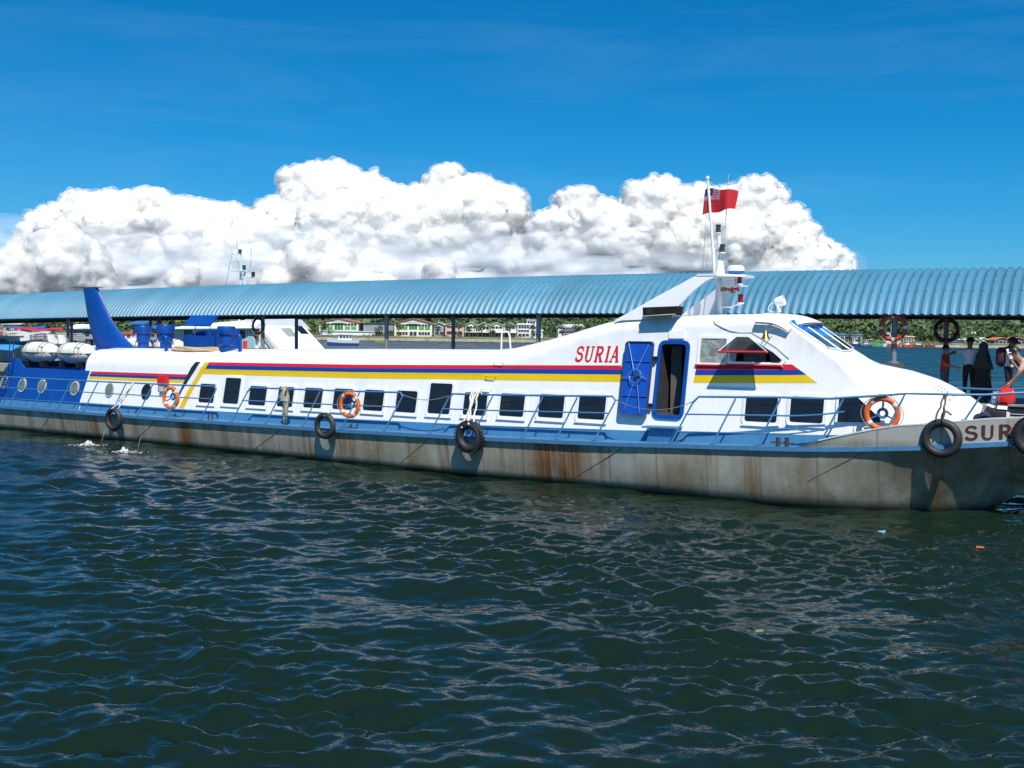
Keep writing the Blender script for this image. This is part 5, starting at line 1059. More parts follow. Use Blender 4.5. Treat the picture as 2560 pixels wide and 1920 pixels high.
# ---------------------------------------------------------------- people
def human(label, x, y, z, H, J, cols, hair=None, group=None, hairkind='short', wear=None):
    """J: joints as fractions of height in the berth frame (x right along the berth, y away, z up)."""
    t = berth('person', label, 'person', x, y, z, group)
    V = lambda k: Vector(J[k]) * H
    names = ['hip', 'waist', 'chest', 'neck', 'chin', 'crown', 'sL', 'eL', 'wL', 'sR', 'eR', 'wR', 'hL', 'kL', 'aL', 'tL', 'hR', 'kR', 'aR', 'tR']
    rad = dict(hip=(.085, .065), waist=(.078, .058), chest=(.09, .062), neck=(.032, .032), chin=(.045, .05), crown=(.05, .055), sL=.038, eL=.026, wL=.017, sR=.038, eR=.026, wR=.017, hL=.055, kL=.036, aL=.024, tL=.022, hR=.055, kR=.036, aR=.024, tR=.022)
    edges = [('hip', 'waist'), ('waist', 'chest'), ('chest', 'neck'), ('neck', 'chin'), ('chin', 'crown'), ('chest', 'sL'), ('sL', 'eL'), ('eL', 'wL'), ('chest', 'sR'), ('sR', 'eR'), ('eR', 'wR'), ('hip', 'hL'), ('hL', 'kL'), ('kL', 'aL'), ('aL', 'tL'), ('hip', 'hR'), ('hR', 'kR'), ('kR', 'aR'), ('aR', 'tR')]
    P = [V(k) for k in names]; Rr = [rad[k] if isinstance(rad[k], tuple) else (rad[k], rad[k]) for k in names]; E = [(names.index(a_), names.index(b_)) for a_, b_ in edges]
    kind = [{'hip': 'leg', 'waist': 'top', 'chest': 'top', 'neck': 'skin', 'chin': 'skin', 'crown': 'skin'}.get(k, 'top' if k[0] == 's' else ('leg' if k[0] in 'hk' else ('shoe' if k[0] in 'at' else 'skin'))) for k in names]
    for s in 'LR':                 # hands: palm and five bent fingers
        w = names.index('w' + s); d = (V('w' + s) - V('e' + s)).normalized(); side = d.cross(Vector((0, 1, .3))).normalized(); nrm = d.cross(side)
        pi = len(P); P.append(P[w] + d * .028 * H); Rr.append((.02, .014)); kind.append('skin'); E.append((w, pi))
        for k, (o, l) in enumerate(((-.022, .028), (-.012, .045), (-.002, .05), (.008, .046), (.018, .038))):
            q1 = P[w] + d * (.030 if k == 0 else .048) * H + side * o * H; q2 = q1 + (d * .6 + nrm * .25 + (side * -.6 if k == 0 else Vector())) * l * .6 * H; q3 = q2 + (d * .4 + nrm * .5) * l * .5 * H
            b0 = len(P); P += [q1, q2, q3]; Rr += [(.0055, .0055)] * 2 + [(.0045, .0045)]; kind += ['skin'] * 3; E += [(pi, b0), (b0, b0 + 1), (b0 + 1, b0 + 2)]
    me = bpy.data.meshes.new('tmp'); me.from_pydata(P, E, []); o = bpy.data.objects.new('tmp', me); COL.objects.link(o)
    o.modifiers.new('s', 'SKIN'); 
    for i, sv in enumerate(me.skin_vertices[0].data): sv.radius = (Rr[i][0] * H, Rr[i][1] * H); sv.use_root = (i == 0)
    o.modifiers[0].use_smooth_shade = True; sb = o.modifiers.new('b', 'SUBSURF'); sb.levels = 2; sb.render_levels = 2
    dg = bpy.context.evaluated_depsgraph_get(); nm = bpy.data.meshes.new_from_object(o.evaluated_get(dg)); bpy.data.objects.remove(o); bpy.data.meshes.remove(me)
    nm.name = 'body'; slots = ['skin', 'top', 'leg', 'shoe']; nm.materials.clear()
    for s in slots: nm.materials.append(cols[s])
    A = np.array([P[a_] for a_, b_ in E]); B = np.array([P[b_] for a_, b_ in E]); D = B - A; L2 = (D * D).sum(1) + 1e-12
    sl_ = cols.get('sleeve', .75)
    for pl in nm.polygons:
        c = np.array(pl.center); tt = np.clip(((c - A) * D).sum(1) / L2, 0, 1); d2 = ((A + tt[:, None] * D - c) ** 2).sum(1); i = int(d2.argmin()); ka, kb = kind[E[i][0]], kind[E[i][1]]
        nb = names[E[i][1]] if E[i][1] < len(names) else ''; na = names[E[i][0]] if E[i][0] < len(names) else ''
        if na[:1] == 's' and nb[:1] == 'e': k = 'top' if tt[i] < sl_ else 'skin'
        elif na == 'hip' and nb == 'waist': k = 'leg' if tt[i] < .55 else 'top'
        elif na == 'chest' and nb == 'neck': k = 'top' if tt[i] < .8 else 'skin'
        elif na == 'chest': k = 'top'
        elif na == 'hip': k = 'leg'
        else: k = kb if tt[i] > .5 else ka
        if na in ('eL', 'eR') or nb in ('wL', 'wR'): k = 'top' if sl_ > 1 and tt[i] < .9 else 'skin'
        pl.material_index = slots.index(k); pl.use_smooth = True
    b_ = link('body', nm, t)
    c, q = V('chin'), V('crown'); up = (q - c).normalized(); f = Vector(J.get('face', (1, 0, 0))).normalized(); f = (f - up * f.dot(up)).normalized(); sd = up.cross(f); hc = c.lerp(q, .62)
    r = .066 * H
    def hd(p_): return hc + f * p_[0] * r + sd * p_[1] * r + up * p_[2] * r
    m = MB()
    for s in (-1, 1): m.tube([hd((.82, s * .34, .02)), hd((.9, s * .34, .02))], .10 * r, 6)
    m.build('eyes', BLACK, t)
    m = MB(); m.tube([hd((.82, 0, .05)), hd((1.08, 0, -.25)), hd((.85, 0, -.3))], [.09 * r, .16 * r, .1 * r], 6); m.build('nose', cols['skin'], t, 180)
    m = MB(); m.tube([hd((.86, -.2, -.55)), hd((.9, 0, -.55)), hd((.86, .2, -.55))], .05 * r, 5); m.build('mouth', mat('lips', (.25, .07, .06), .6), t)
    if hairkind != 'veil':
        m = MB()
        for s in (-1, 1): m.torus(hd((-.05, s * .85, -.05)), .17 * r, .08 * r, 'Y', 10, 5)
        m.build('ears', cols['skin'], t, 180)
    if hair:
        def hf(u, v):
            a_ = 2 * math.pi * u; cut_ = lerp(-.15, .35, .5 + .5 * math.cos(a_)) if hairkind == 'short' else lerp(-.75, .25, .5 + .5 * math.cos(a_)); b2 = lerp(math.asin(max(-.99, min(.99, cut_))), math.pi / 2, v); k = 1.06 + .05 * mnoise.noise((u * 14, v * 6, H))
            return hd((math.cos(a_) * math.cos(b2) * k * .98 - .05, math.sin(a_) * math.cos(b2) * k * .90, math.sin(b2) * k * 1.12 + .05))
        lump(hf, 'hair', hair, t, 24, 8)
    if wear: wear(t, hd, r, H, V)
    return t
SK1 = mat('skin_tan', (.36, .19, .11), .55, var=.06); SK2 = mat('skin_brown', (.20, .10, .06), .55, var=.06); HAIR = mat('black_hair', (.012, .011, .012), .45, var=.2)
SHOE = mat('dark_shoe', (.03, .028, .026), .5); TRB = mat('black_trousers', (.014, .014, .018), .8, var=.2); SHW = mat('white_shirt', (.72, .72, .74), .8, var=.05, bump=.3, bscale=9)
def stand(**k):
    J = dict(hip=(0, 0, .53), waist=(0, 0, .62), chest=(0, 0, .75), neck=(0, 0, .84), chin=(.01, 0, .885), crown=(.012, 0, .965), sL=(0, .10, .80), eL=(0, .125, .635), wL=(.02, .13, .49), sR=(0, -.10, .80), eR=(0, -.125, .635), wR=(.02, -.13, .49),
             hL=(0, .05, .50), kL=(.01, .055, .28), aL=(0, .055, .045), tL=(.07, .06, .02), hR=(0, -.05, .50), kR=(.01, -.055, .28), aR=(0, -.055, .045), tR=(.07, -.06, .02), face=(1, 0, -.1)); J.update(k); return J
def turn(J, deg, keep=()):
    M = Matrix.Rotation(R(deg), 3, 'Z'); return {k: (tuple(M @ Vector(v)) if k not in keep else v) for k, v in J.items()}
JD = 2.10
REDS = mat('red_shirt', (.68, .015, .02), .8, var=.08, bump=.2, bscale=10)
J = turn(stand(), -20); J.update(eR=(.02, -.13, .66), wR=(.20, -.10, .62), eL=(-.06, .10, .66), wL=(-.02, .12, .52), face=(1, -.35, -.1))
human('child in a red T-shirt standing on the jetty, arm held forward', 15.32, 4.6, JD, 1.49, J, dict(skin=SK1, top=REDS, leg=mat('grey_jeans', (.07, .075, .09), .8), shoe=SHOE, sleeve=.8), HAIR)
J = turn(stand(), 90); J.update(sL=(-.115, 0, .80), eL=(-.235, .02, .765), wL=(-.345, .0, .72), sR=(.115, 0, .80), eR=(.19, .02, .70), wR=(.22, .06, .60), face=(-.25, 1, 0))
human('man in a white shirt seen from behind, left arm stretched out', 15.86, 5.0, JD, 1.70, J, dict(skin=SK2, top=SHW, leg=TRB, shoe=SHOE, sleeve=.7), HAIR)
DK = mat('dark_dress', (.022, .018, .017), .85, var=.3, bump=.3, bscale=12); VEIL = mat('dark_veil', (.05, .055, .055), .85, var=.3)
def veil(t, hd, r, H, V):
    def vf(u, v):
        a_ = 2 * math.pi * u
        if v < .5: b2 = lerp(math.pi / 2, -.4, v * 2); k = 1.14; return hd((math.cos(a_) * math.cos(b2) * k - .05, math.sin(a_) * math.cos(b2) * k, math.sin(b2) * k * 1.12))
        w = (v - .5) * 2; b = hd((-.05, 0, -.45)); return Vector((b.x + math.cos(a_) * r * lerp(1.05, 2.5, w), b.y + math.sin(a_) * r * lerp(1.05, 2.0, w), b.z - w * .34 * H + .02 * math.sin(a_ * 7) * w))
    lump(vf, 'headscarf', VEIL, t, 26, 18)
    def sk(u, v):
        a_ = 2 * math.pi * u; k = lerp(.105, .175, v) * (1 + .04 * math.sin(a_ * 9) * v); return (math.cos(a_) * k * H, math.sin(a_) * k * H * .8, lerp(.60, .06, v) * H)
    lump(sk, 'skirt', DK, t, 30, 8)
J = turn(stand(), 60); J.update(face=(.6, .8, 0))
human('woman in a dark headscarf and dark long dress on the jetty', 16.22, 4.75, JD, 1.57, J, dict(skin=SK2, top=DK, leg=DK, shoe=SHOE, sleeve=1.2), None, hairkind='veil', wear=veil)
BAGM = mat('backpack_maroon', (.06, .008, .02), .7, var=.2)
def cap_pack(t, hd, r, H, V):
    lump(lambda u, v: hd((math.cos(2 * math.pi * u) * 1.14 * math.cos(v * 1.57) - .05, math.sin(2 * math.pi * u) * 1.08 * math.cos(v * 1.57), .25 + math.sin(v * 1.57) * .95)), 'cap', mat('cap_black', (.012, .012, .016), .7), t, 18, 6)
    m = MB(); m.prism([hd((.7, -.7, .28)), hd((1.75, -.5, .12)), hd((1.75, .5, .12)), hd((.7, .7, .28))], (0, 0, .012)); m.build('cap_peak', MATS['cap_black'], t)
    lump(sack(-.105 * H, .0, .71 * H, .07 * H, .10 * H, .14 * H, 3, 4, .1), 'backpack', BAGM, t)
    m = MB()
    for s in (-1, 1): m.tube([(-.07 * H, s * .07 * H, .83 * H), (.0, s * .075 * H, .865 * H), (.072 * H, s * .075 * H, .77 * H), (.03 * H, s * .09 * H, .64 * H)], .02 * H, 5)
    m.build('strap', BAGM, t)
J = stand(crown=(.05, -.02, .955), chin=(.03, -.01, .88)); J.update(eR=(.05, -.13, .65), wR=(.15, -.16, .53), eL=(.06, .12, .66), wL=(.16, .07, .55), face=(.85, -.6, -.35))
human('man in white shirt with black cap and maroon rucksack on the jetty', 16.93, 3.95, JD, 1.72, J, dict(skin=SK2, top=SHW, leg=TRB, shoe=SHOE, sleeve=.8), HAIR, wear=cap_pack)
def shades(t, hd, r, H, V):
    m = MB()
    for s in (-1, 1): m.prism([hd((.9, s * .12, .12)), hd((.86, s * .62, .14)), hd((.86, s * .58, -.16)), hd((.92, s * .16, -.14))], hd((.96, 0, 0)) - hd((.9, 0, 0)))
    m.tube([hd((.9, -.9 * .7, .1)), hd((0, -.95, .08))], .04 * r, 4); m.tube([hd((.9, .9 * .7, .1)), hd((0, .95, .08))], .04 * r, 4); m.build('sunglasses', BLACK, t)
PL = 1.92
t = berth('deck_hatch', 'low white hatch box on the bow deck under the stooping man', 'hatch', 17.95, .25, zdeck(17.9)); m = MB(); m.box((0, 0, .14), (.7, .9, .27)); m.build('coaming', WHITE2, t)
J = turn(stand(), 200); J.update(hip=(.03, 0, .53), waist=(-.01, 0, .62), chest=(-.09, -.01, .735), neck=(-.16, -.02, .81), chin=(-.205, -.03, .845), crown=(-.235, -.035, .925), sR=(-.10, -.11, .775), eR=(-.155, -.16, .63), wR=(-.245, -.14, .50), sL=(-.10, .10, .775), eL=(-.17, .10, .63), wL=(-.26, -.05, .51), face=(-.7, -.5, -.6))
human('stooping man in peach shirt and sunglasses passing the red bag', 17.83, .2, PL, 1.74, J, dict(skin=SK1, top=mat('peach_shirt', (.62, .40, .30), .8, var=.06), leg=mat('olive_trousers', (.20, .18, .11), .8), shoe=SHOE, sleeve=.75), HAIR, wear=shades)
# ---------------------------------------------------------------- second ferry, beyond the jetty
AQUA = mat('aqua_paint', (.42, .66, .70), .45, var=.06); AQD = mat('aqua_trim', (.10, .36, .44), .45)
G2 = berth('second_ferry', 'white and pale aqua ferry moored beyond the jetty, bow to the right', 'ferry', -22, 13.5, 0)
def gx(x): return x + 22
def loft(rows, name, m, parent, ang=30, caps=True):
    n = len(rows[0]); mb = MB(); fs = [(i * n + k, (i + 1) * n + k, (i + 1) * n + (k + 1) % n, i * n + (k + 1) % n) for i in range(len(rows) - 1) for k in range(n)]
    if caps: fs += [tuple(range(n)), tuple((len(rows) - 1) * n + k for k in range(n))[::-1]]
    mb.add([p for r in rows for p in r], fs); return mb.build(name, m, parent, ang)
hr = []
for x, w, z in ((-34, 2.1, 1.7), (-19, 2.2, 1.8), (-13, 1.9, 2.0), (-9.6, 1.0, 2.3), (-7.6, .05, 2.5)): hr.append([(gx(x), -w * .8, -.6), (gx(x), -w, z), (gx(x), w, z), (gx(x), w * .8, -.6)])
loft(hr, 'hull', WHITE2, G2)
m = MB(); m.hexa([(gx(-33), -1.9, 1.72), (gx(-17.3), -1.9, 1.8), (gx(-17.3), 1.9, 1.8), (gx(-33), 1.9, 1.72), (gx(-33), -1.85, 2.84), (gx(-17.3), -1.85, 2.9), (gx(-17.3), 1.85, 2.9), (gx(-33), 1.85, 2.84)]); m.build('lower_cabin', WHITE2, G2)
m = MB(); m.hexa([(gx(-24.0), -1.75, 2.86), (gx(-17.9), -1.75, 2.9), (gx(-17.9), 1.75, 2.9), (gx(-24.0), 1.75, 2.86), (gx(-23.9), -1.65, 3.86), (gx(-17.9), -1.65, 3.91), (gx(-17.9), 1.65, 3.91), (gx(-23.9), 1.65, 3.86)]); m.build('upper_cabin', AQUA, G2)
m = MB(); m.hexa([(gx(-24.5), -2.1, 3.83), (gx(-17.6), -2.1, 3.92), (gx(-17.6), 2.0, 3.92), (gx(-24.5), 2.0, 3.83), (gx(-22.9), -1.3, 4.10), (gx(-17.6), -1.3, 4.42), (gx(-17.6), 1.3, 4.42), (gx(-22.9), 1.3, 4.10)]); m.build('upper_roof', WHITE2, G2)
m = MB(); m.hexa([(gx(-24.5), -2.13, 3.80), (gx(-17.6), -2.13, 3.89), (gx(-17.6), -2.1, 3.89), (gx(-24.5), -2.1, 3.80), (gx(-24.5), -2.13, 3.85), (gx(-17.6), -2.13, 3.94), (gx(-17.6), -2.1, 3.94), (gx(-24.5), -2.1, 3.85)]); m.build('roof_edge', AQD, G2)
for x in (-18.85, -20.9, -22.7):
    m = MB(); m.box((gx(x), -1.70, 3.60), (.80, .08, .54)); f = m.build('window', WHITE2, G2); m = MB(); m.box((gx(x), -1.73, 3.60), (.68, .06, .44)); m.build('pane', GLASS, f)
m = MB(); m.box((gx(-17.75), -1.72, 3.62), (.2, .1, .44)); m.build('deck_speaker', mat('maroon', (.16, .02, .03), .5), G2)
WP = [(-18.6, 2.0), (-18.6, 4.40), (-18.10, 4.48), (-17.1, 3.66), (-16.0, 2.76), (-15.1, 2.05)]
m = MB(); rows_ = []
for y in (-1.6, -1.52, 1.52, 1.6): e = .06 if abs(y) > 1.55 else 0; rows_.append([(gx(x) - e, y, z - e) for x, z in WP])
loft(rows_, 'wheelhouse', WHITE2, G2, 15)
fx = lambda z: -17.1 - (1.15 if z < 3.66 else 1.22) * (z - 3.65)
for Qd, mm in ((((-.38, 3.94), (.34, 3.95), (.28, 3.53), (-.34, 3.53)), mat('grey_blind', (.30, .32, .29), .5)), (((.74, 4.11), (1.31, 4.11), (1.32, 3.67), (.75, 3.67)), GLASS)):
    m = MB(); m.grid(lambda u, v: (lambda z, y: (gx(fx(z)) + .02, y, z + .02))(lerp(lerp(Qd[3][1], Qd[2][1], u), lerp(Qd[0][1], Qd[1][1], u), v), lerp(lerp(Qd[3][0], Qd[2][0], u), lerp(Qd[0][0], Qd[1][0], u), v)), 5, 5); m.build('slanted_window', mm, G2)
m = MB(); m.tube([(gx(-17.35), -1.72, 3.66), (gx(-16.6), -1.72, 2.95), (gx(-16.6), -1.72, 2.7)], .03, 6); m.build('stair_rail', mat('rail_grey', (.22, .23, .25), .5), G2)
m = MB(); m.tube([(gx(-17.55), -1.8, 3.45), (gx(-16.95), -1.8, 2.85)], .02, 6); m.build('stair_rail', MATS['rail_grey'], G2)
m = MB(); m.prism([(gx(-18.75), -1.95, 3.33), (gx(-18.3), -1.95, 3.42), (gx(-17.9), -1.95, 3.64), (gx(-17.65), -1.95, 3.33), (gx(-17.65), -1.95, 2.9), (gx(-18.75), -1.95, 2.9)], (0, .06, 0)); m.build('bulwark', AQUA, G2)
MX = -20.55; mm = MB()
for dx in (-.26, .26): mm.tube([(gx(MX) + dx, 0, 4.2), (gx(MX) + dx * .55, 0, 6.88)], .055, 6)
for k in range(5): z = 6.0 + k * .2; mm.tube([(gx(MX) - .2, 0, z), (gx(MX) + .2, 0, z + .2)], .028, 5)
mm.box((gx(MX), 0, 6.92), (.6, .5, .05)); mm.tube([(gx(MX - .08), 0, 6.9), (gx(MX - .14), 0, 7.95)], .055, 6); mm.tube([(gx(MX - .24), 0, 7.45), (gx(MX - .45), 0, 7.78), (gx(MX - .78), 0, 7.92)], .04, 6)
mm.tube([(gx(MX - .3), 0, 6.92), (gx(MX - .83), 0, 7.0), (gx(MX - .9), 0, 7.25)], .04, 6); mm.tube([(gx(MX + .25), 0, 6.88), (gx(MX + .52), 0, 6.92), (gx(MX + .55), 0, 7.2)], .04, 6); mm.tube([(gx(MX + .25), 0, 6.66), (gx(MX + .58), 0, 6.58), (gx(MX + .8), 0, 6.6)], .04, 6)
m2 = mm.build('mast', mat('mast_aqua', (.62, .78, .80), .4), G2, 50)
for x, z, q in ((MX - .17, 7.82, DLIGHT), (MX + .13, 6.98, DLIGHT), (MX + .8, 6.62, BLACK)):
    m = MB(); m.lathe([(.10, 0), (.09, .02), (.09, .2), (.10, .24)], (gx(x), -.02, z), 10); m.build('lamp', q, m2, 40)
for a_, b_ in (((MX - .45, 8.55), (MX - .3, 7.1)), ((MX + .63, 8.1), (MX + .58, 7.1)), ((MX - .78, 7.9), (MX - 1.35, 5.9))):
    m = MB(); m.tube([(gx(a_[0]), 0, a_[1]), (gx(b_[0]), 0, b_[1])], .013, 4); m.build('aerial', DGREY, m2)
m = MB(); zz = lambda k: 3.10 + .03 * math.sin(k * 2)
for k in range(9): m.box((gx(fx(zz(k))) + .03, .48 + k * .125, zz(k) - .03), (.03, .09, .05))
m.build('painted_name', DGREY, G2)
# ---------------------------------------------------------------- buildings on the far shore
def fs(x, z): return x * 1.192, EYE + (z - EYE) * 1.192
CREAM = mat('cream_wall', (.80, .74, .58), .8, var=.08, scale=.3); GREEN = mat('green_panel', (.07, .42, .10), .6, var=.1); DGREEN = mat('dark_green_panel', (.02, .14, .06), .6); FWIN = mat('far_window', (.04, .045, .055), .3, var=.3)
RROOF = mat('rust_red_roof', (.42, .16, .09), .8, var=.2); GSHED = mat('shed_grey', (.30, .33, .36), .7, var=.12, scale=.3); NAVY = mat('navy_roof', (.03, .05, .10), .7); PINK = mat('salmon_wall', (.72, .44, .33), .8, var=.1); PALER = mat('pale_roof', (.55, .62, .60), .7, var=.12, scale=.2); FWHITE = mat('far_white', (.80, .80, .78), .8, var=.06); BLUER = mat('blue_roof', (.03, .14, .40), .7, var=.15); ORANGR = mat('orange_roof', (.62, .17, .05), .7, var=.15)
def bld(label, x0, x1, zb, ze, zp, Y, dep, wall_m, roof_m, cat='building', name='building', rows=(), group=None, gable=True):
    X0, ZB = fs(x0, zb); X1, ZE = fs(x1, ze); ZP = fs(0, zp)[1]; t = thing(name, label, cat, ((X0 + X1) / 2, Y, ZB - .6), 0, group); W_ = (X1 - X0) / 2; h = ZE - ZB + .6; hp = ZP - ZB + .6
    m = MB(); P = [(-W_, 0, 0), (W_, 0, 0), (W_, 0, h)] + ([(0, 0, hp)] if gable else []) + [(-W_, 0, h)]; m.prism(P, (0, dep, 0)); m.build('wall', wall_m, t)
    m = MB()
    if gable:
        for s in (-1, 1): m.hexa([(s * (W_ + .8), -.8, h - .25), (0, -.8, hp + .06), (0, dep, hp + .06), (s * (W_ + .8), dep, h - .25), (s * (W_ + .8), -.8, h + .1), (0, -.8, hp + .42), (0, dep, hp + .42), (s * (W_ + .8), dep, h + .1)])
    else: m.hexa([(-W_ - .5, -.6, h + .02), (W_ + .5, -.6, h + .02), (W_ + .5, dep, hp), (-W_ - .5, dep, hp), (-W_ - .5, -.6, h + .35), (W_ + .5, -.6, h + .35), (W_ + .5, dep, hp + .3), (-W_ - .5, dep, hp + .3)])
    m.build('roof', roof_m, t)
    for zz0, zz1, n, f0, f1, mm in rows:   # a row of n openings between fractions f0..f1 of the width
        a_, b_ = fs(0, zz0)[1] - ZB + .6, fs(0, zz1)[1] - ZB + .6
        for k in range(n):
            c0, c1 = lerp(f0, f1, (k + .08) / n), lerp(f0, f1, (k + .92) / n); xa, xb = lerp(-W_, W_, c0), lerp(-W_, W_, c1)
            if mm in (GREEN, DGREEN): m = MB(); m.box(((xa + xb) / 2, -.12, (a_ + b_) / 2), (xb - xa, .22, b_ - a_)); m.build('panel', mm, t)
            else:
                m = MB(); m.box(((xa + xb) / 2, -.05, (a_ + b_) / 2), (xb - xa + .2, .16, b_ - a_ + .2)); w_ = m.build('window', FWHITE, t); m = MB(); m.box(((xa + xb) / 2, -.11, (a_ + b_) / 2), (xb - xa, .10, b_ - a_)); m.build('pane', mm, w_)
    return t
bY = SH + 14
for x0, x1, ze, zp, lab, zb in ((-100.4, -80, 9.6, 11.7, 'left hand cream warehouse with green band, nearest the second ferry', 4.6), (-61.4, -41.8, 9.7, 12.0, 'right hand cream warehouse with green band, right of the grey shed', 2.9)):
    t = bld(lab, x0, x1, zb, ze, zp, bY, 40, CREAM, RROOF, 'warehouse', 'warehouse', [(8.0, 9.2, 4, .04, .36, FWIN), (8.0, 9.2, 4, .64, .96, FWIN), (6.2 if zb > 4 else 6.5, 7.6 if zb > 4 else 7.9, 2, .04, .36, GREEN), (6.2 if zb > 4 else 6.5, 7.6 if zb > 4 else 7.9, 2, .64, .96, GREEN), (6.0 if zb > 4 else 6.6, 9.0, 3, .39, .61, DGREEN)] + ([(3.6, 5.2, 4, .05, .36, FWIN), (3.2, 5.3, 2, .40, .60, FWIN), (3.6, 5.2, 4, .64, .95, FWIN)] if zb < 4 else []), 'cream gabled warehouses')
    Wd = (x1 - x0) * 1.192; hz_ = (10.2 - zb) * 1.192
    m = MB(); m.box((0, -.5, (9.35 - zb) * 1.192 + .6), (Wd * .3, .9, .25)); m.build('canopy', mat('canopy_blue', (.06, .22, .36), .6), t)
    m = MB()
    for k in range(20): m.box((-Wd * .22 + k * Wd * .023, -.05, hz_ + .6), (.30, .12, .55 + .2 * math.sin(k * 7)))
    m.build('gable_lettering', mat('lettering_grey', (.36, .34, .30), .8), t)
t = bld('long grey corrugated shed with dark blue roof between the warehouses', -78.2, -61.6, 4.6, 9.2, 9.9, bY + 6, 30, GSHED, NAVY, 'shed', 'shed', gable=False)
for k in range(22):
    m = MB(); m.box((lerp(-9.6, 9.6, k / 21), -.08, 2.9), (.28, .14, 5.0)); m.build('rib', GSHED, t)
t = bld('low white sea wall below the left warehouse', -99, -64, 3.6, 5.0, 5.05, SH + 9, 1, FWHITE, FWHITE, 'wall', 'sea_wall', gable=False)
bld('grey gabled store beside the right warehouse', -41.2, -35.4, 3.0, 8.9, 10.1, bY + 4, 20, GSHED, PALER, 'building', rows=[(4.0, 5.4, 2, .1, .9, FWIN)])
bld('salmon pink two storey building with pale roof', -35, -25.2, 3.0, 8.9, 10.5, bY, 20, PINK, PALER, 'building', rows=[(7.6, 8.6, 3, .06, .94, FWIN), (4.2, 5.8, 3, .06, .94, FWIN)])
units = [(-24.8, -18.3), (-18.1, -11.6), (-11.4, -4.9), (-4.7, 1.9)]
for (x0, x1), lab in zip(units, ('cream shophouse next to the salmon pink building', 'second cream shophouse from the pink building', 'third cream shophouse from the pink building', 'end cream shophouse beside the tall white building')):
    t = bld(lab, x0, x1, 2.8, 8.9, 10.5, bY, 18, CREAM, PALER, 'shophouse', 'shophouse', [(7.4, 8.6, 3, .08, .92, FWIN), (3.2, 5.4, 3, .06, .94, mat('shop_shade', (.16, .13, .08), .8))], 'row of cream shophouses')
    m = MB(); m.hexa([(-4.0, -2.6, 3.5), (4.0, -2.6, 3.5), (4.0, -.02, 4.3), (-4.0, -.02, 4.3), (-4.0, -2.6, 3.7), (4.0, -2.6, 3.7), (4.0, -.02, 4.6), (-4.0, -.02, 4.6)]); m.build('awning', PALER, t)
    for s in (-1, 1): m = MB(); m.box((s * 3.55, -.2, 3.4), (.5, .35, 6.8)); m.build('pilaster', CREAM, t)
bld('tall white block with dark windows left of the big shore tree', 2.5, 9.0, 3.0, 9.6, 10.2, bY, 15, FWHITE, FWHITE, rows=[(7.8, 9.0, 4, .06, .94, FWIN), (5.9, 7.0, 4, .06, .94, FWIN), (3.6, 5.0, 3, .06, .94, FWIN)], gable=False)
bld('upper white house standing behind the tall white block', 7.5, 12.6, 3.0, 12.2, 12.5, bY + 24, 12, FWHITE, FWHITE, rows=[(10.6, 11.6, 3, .1, .9, FWIN), (8.6, 9.6, 3, .1, .9, FWIN)], gable=False)
bld('white house at the waterside below the big shore tree', 9.6, 15.5, 3.0, 6.4, 6.9, bY - 3, 10, FWHITE, FWHITE, rows=[(3.8, 5.4, 3, .1, .9, FWIN)], gable=False)
bld('long green grey roofed hall right of the big shore tree', 24, 38, 3.0, 8.6, 10.4, bY + 20, 24, FWHITE, PALER, rows=[(5.4, 7.0, 6, .05, .95, FWIN)], gable=False)
bld('low dark roofed shed under the ferry sloping roof line', 26, 40, 2.8, 6.2, 7.6, bY, 12, GSHED, mat('brown_roof', (.16, .10, .08), .8), rows=[(3.2, 5.2, 5, .05, .95, FWIN)], gable=False)
bld('white cottage among trees high on the hill', 22.5, 27, 9, 11.6, 12.6, bY + 70, 8, FWHITE, FWHITE, rows=[(9.8, 10.8, 3, .1, .9, FWIN)])
bld('white long roofed hall on the right hill, left half', 227.5, 241, 6.8, 8.6, 9.6, SH + 60, 14, FWHITE, FWHITE, rows=[(7.2, 8.2, 8, .05, .95, FWIN)], gable=False)
bld('white long roofed hall on the right hill, right half', 241.5, 259, 6.6, 8.3, 9.3, SH + 58, 14, FWHITE, FWHITE, rows=[(7.0, 8.0, 8, .05, .95, FWIN)], gable=False)
bld('small white house with red side below the long white roof', 235.6, 239.8, 6.2, 7.6, 8.2, SH + 40, 8, FWHITE, RROOF, rows=[(6.6, 7.4, 2, .1, .9, FWIN)])
bld('tiny yellow fronted house below the long white roof', 245.4, 248.6, 5.6, 6.8, 7.5, SH + 36, 8, mat('yellow_wall', (.65, .5, .18), .8), RROOF, rows=[(5.9, 6.5, 2, .1, .9, FWIN)])
bld('white peaked stilt house with pale roof near the right shore', 234.6, 241.0, 3.6, 4.6, 5.4, SH + 14, 10, FWHITE, FWHITE, rows=[(3.8, 4.4, 4, .1, .9, FWIN)])
bld('white stilt house with wavy roof behind the bareheaded man', 241.2, 245.6, 3.6, 4.5, 5.6, SH + 12, 10, FWHITE, FWHITE, rows=[(3.8, 4.3, 3, .1, .9, FWIN)])
bld('stilt house with broad orange red roof at the right edge', 246, 254.4, 2.6, 4.6, 5.8, SH + 4, 12, mat('blue_wall', (.07, .18, .36), .8), ORANGR, rows=[(3.0, 4.2, 4, .05, .95, FWIN)])
bld('stilt house with bright orange roof furthest right', 254.6, 263, 2.4, 4.8, 6.0, SH + 6, 12, MATS['blue_wall'], ORANGR, rows=[(2.8, 4.2, 4, .05, .95, FWIN)])
bld('bright blue tarpaulin roof on the right shore behind the life ring', 223.4, 229.6, 2.6, 3.4, 4.6, SH + 10, 10, GSHED, BLUER, 'shelter', 'shelter', gable=False)
bld('blue roofed jetty shed behind the moored fishing boats', 168, 180, 2.4, 6.2, 6.8, SH + 9, 10, GSHED, mat('pale_blue_roof', (.10, .26, .42), .7), 'shed', 'shed', rows=[(2.8, 5.4, 5, .05, .95, FWIN)], gable=False)
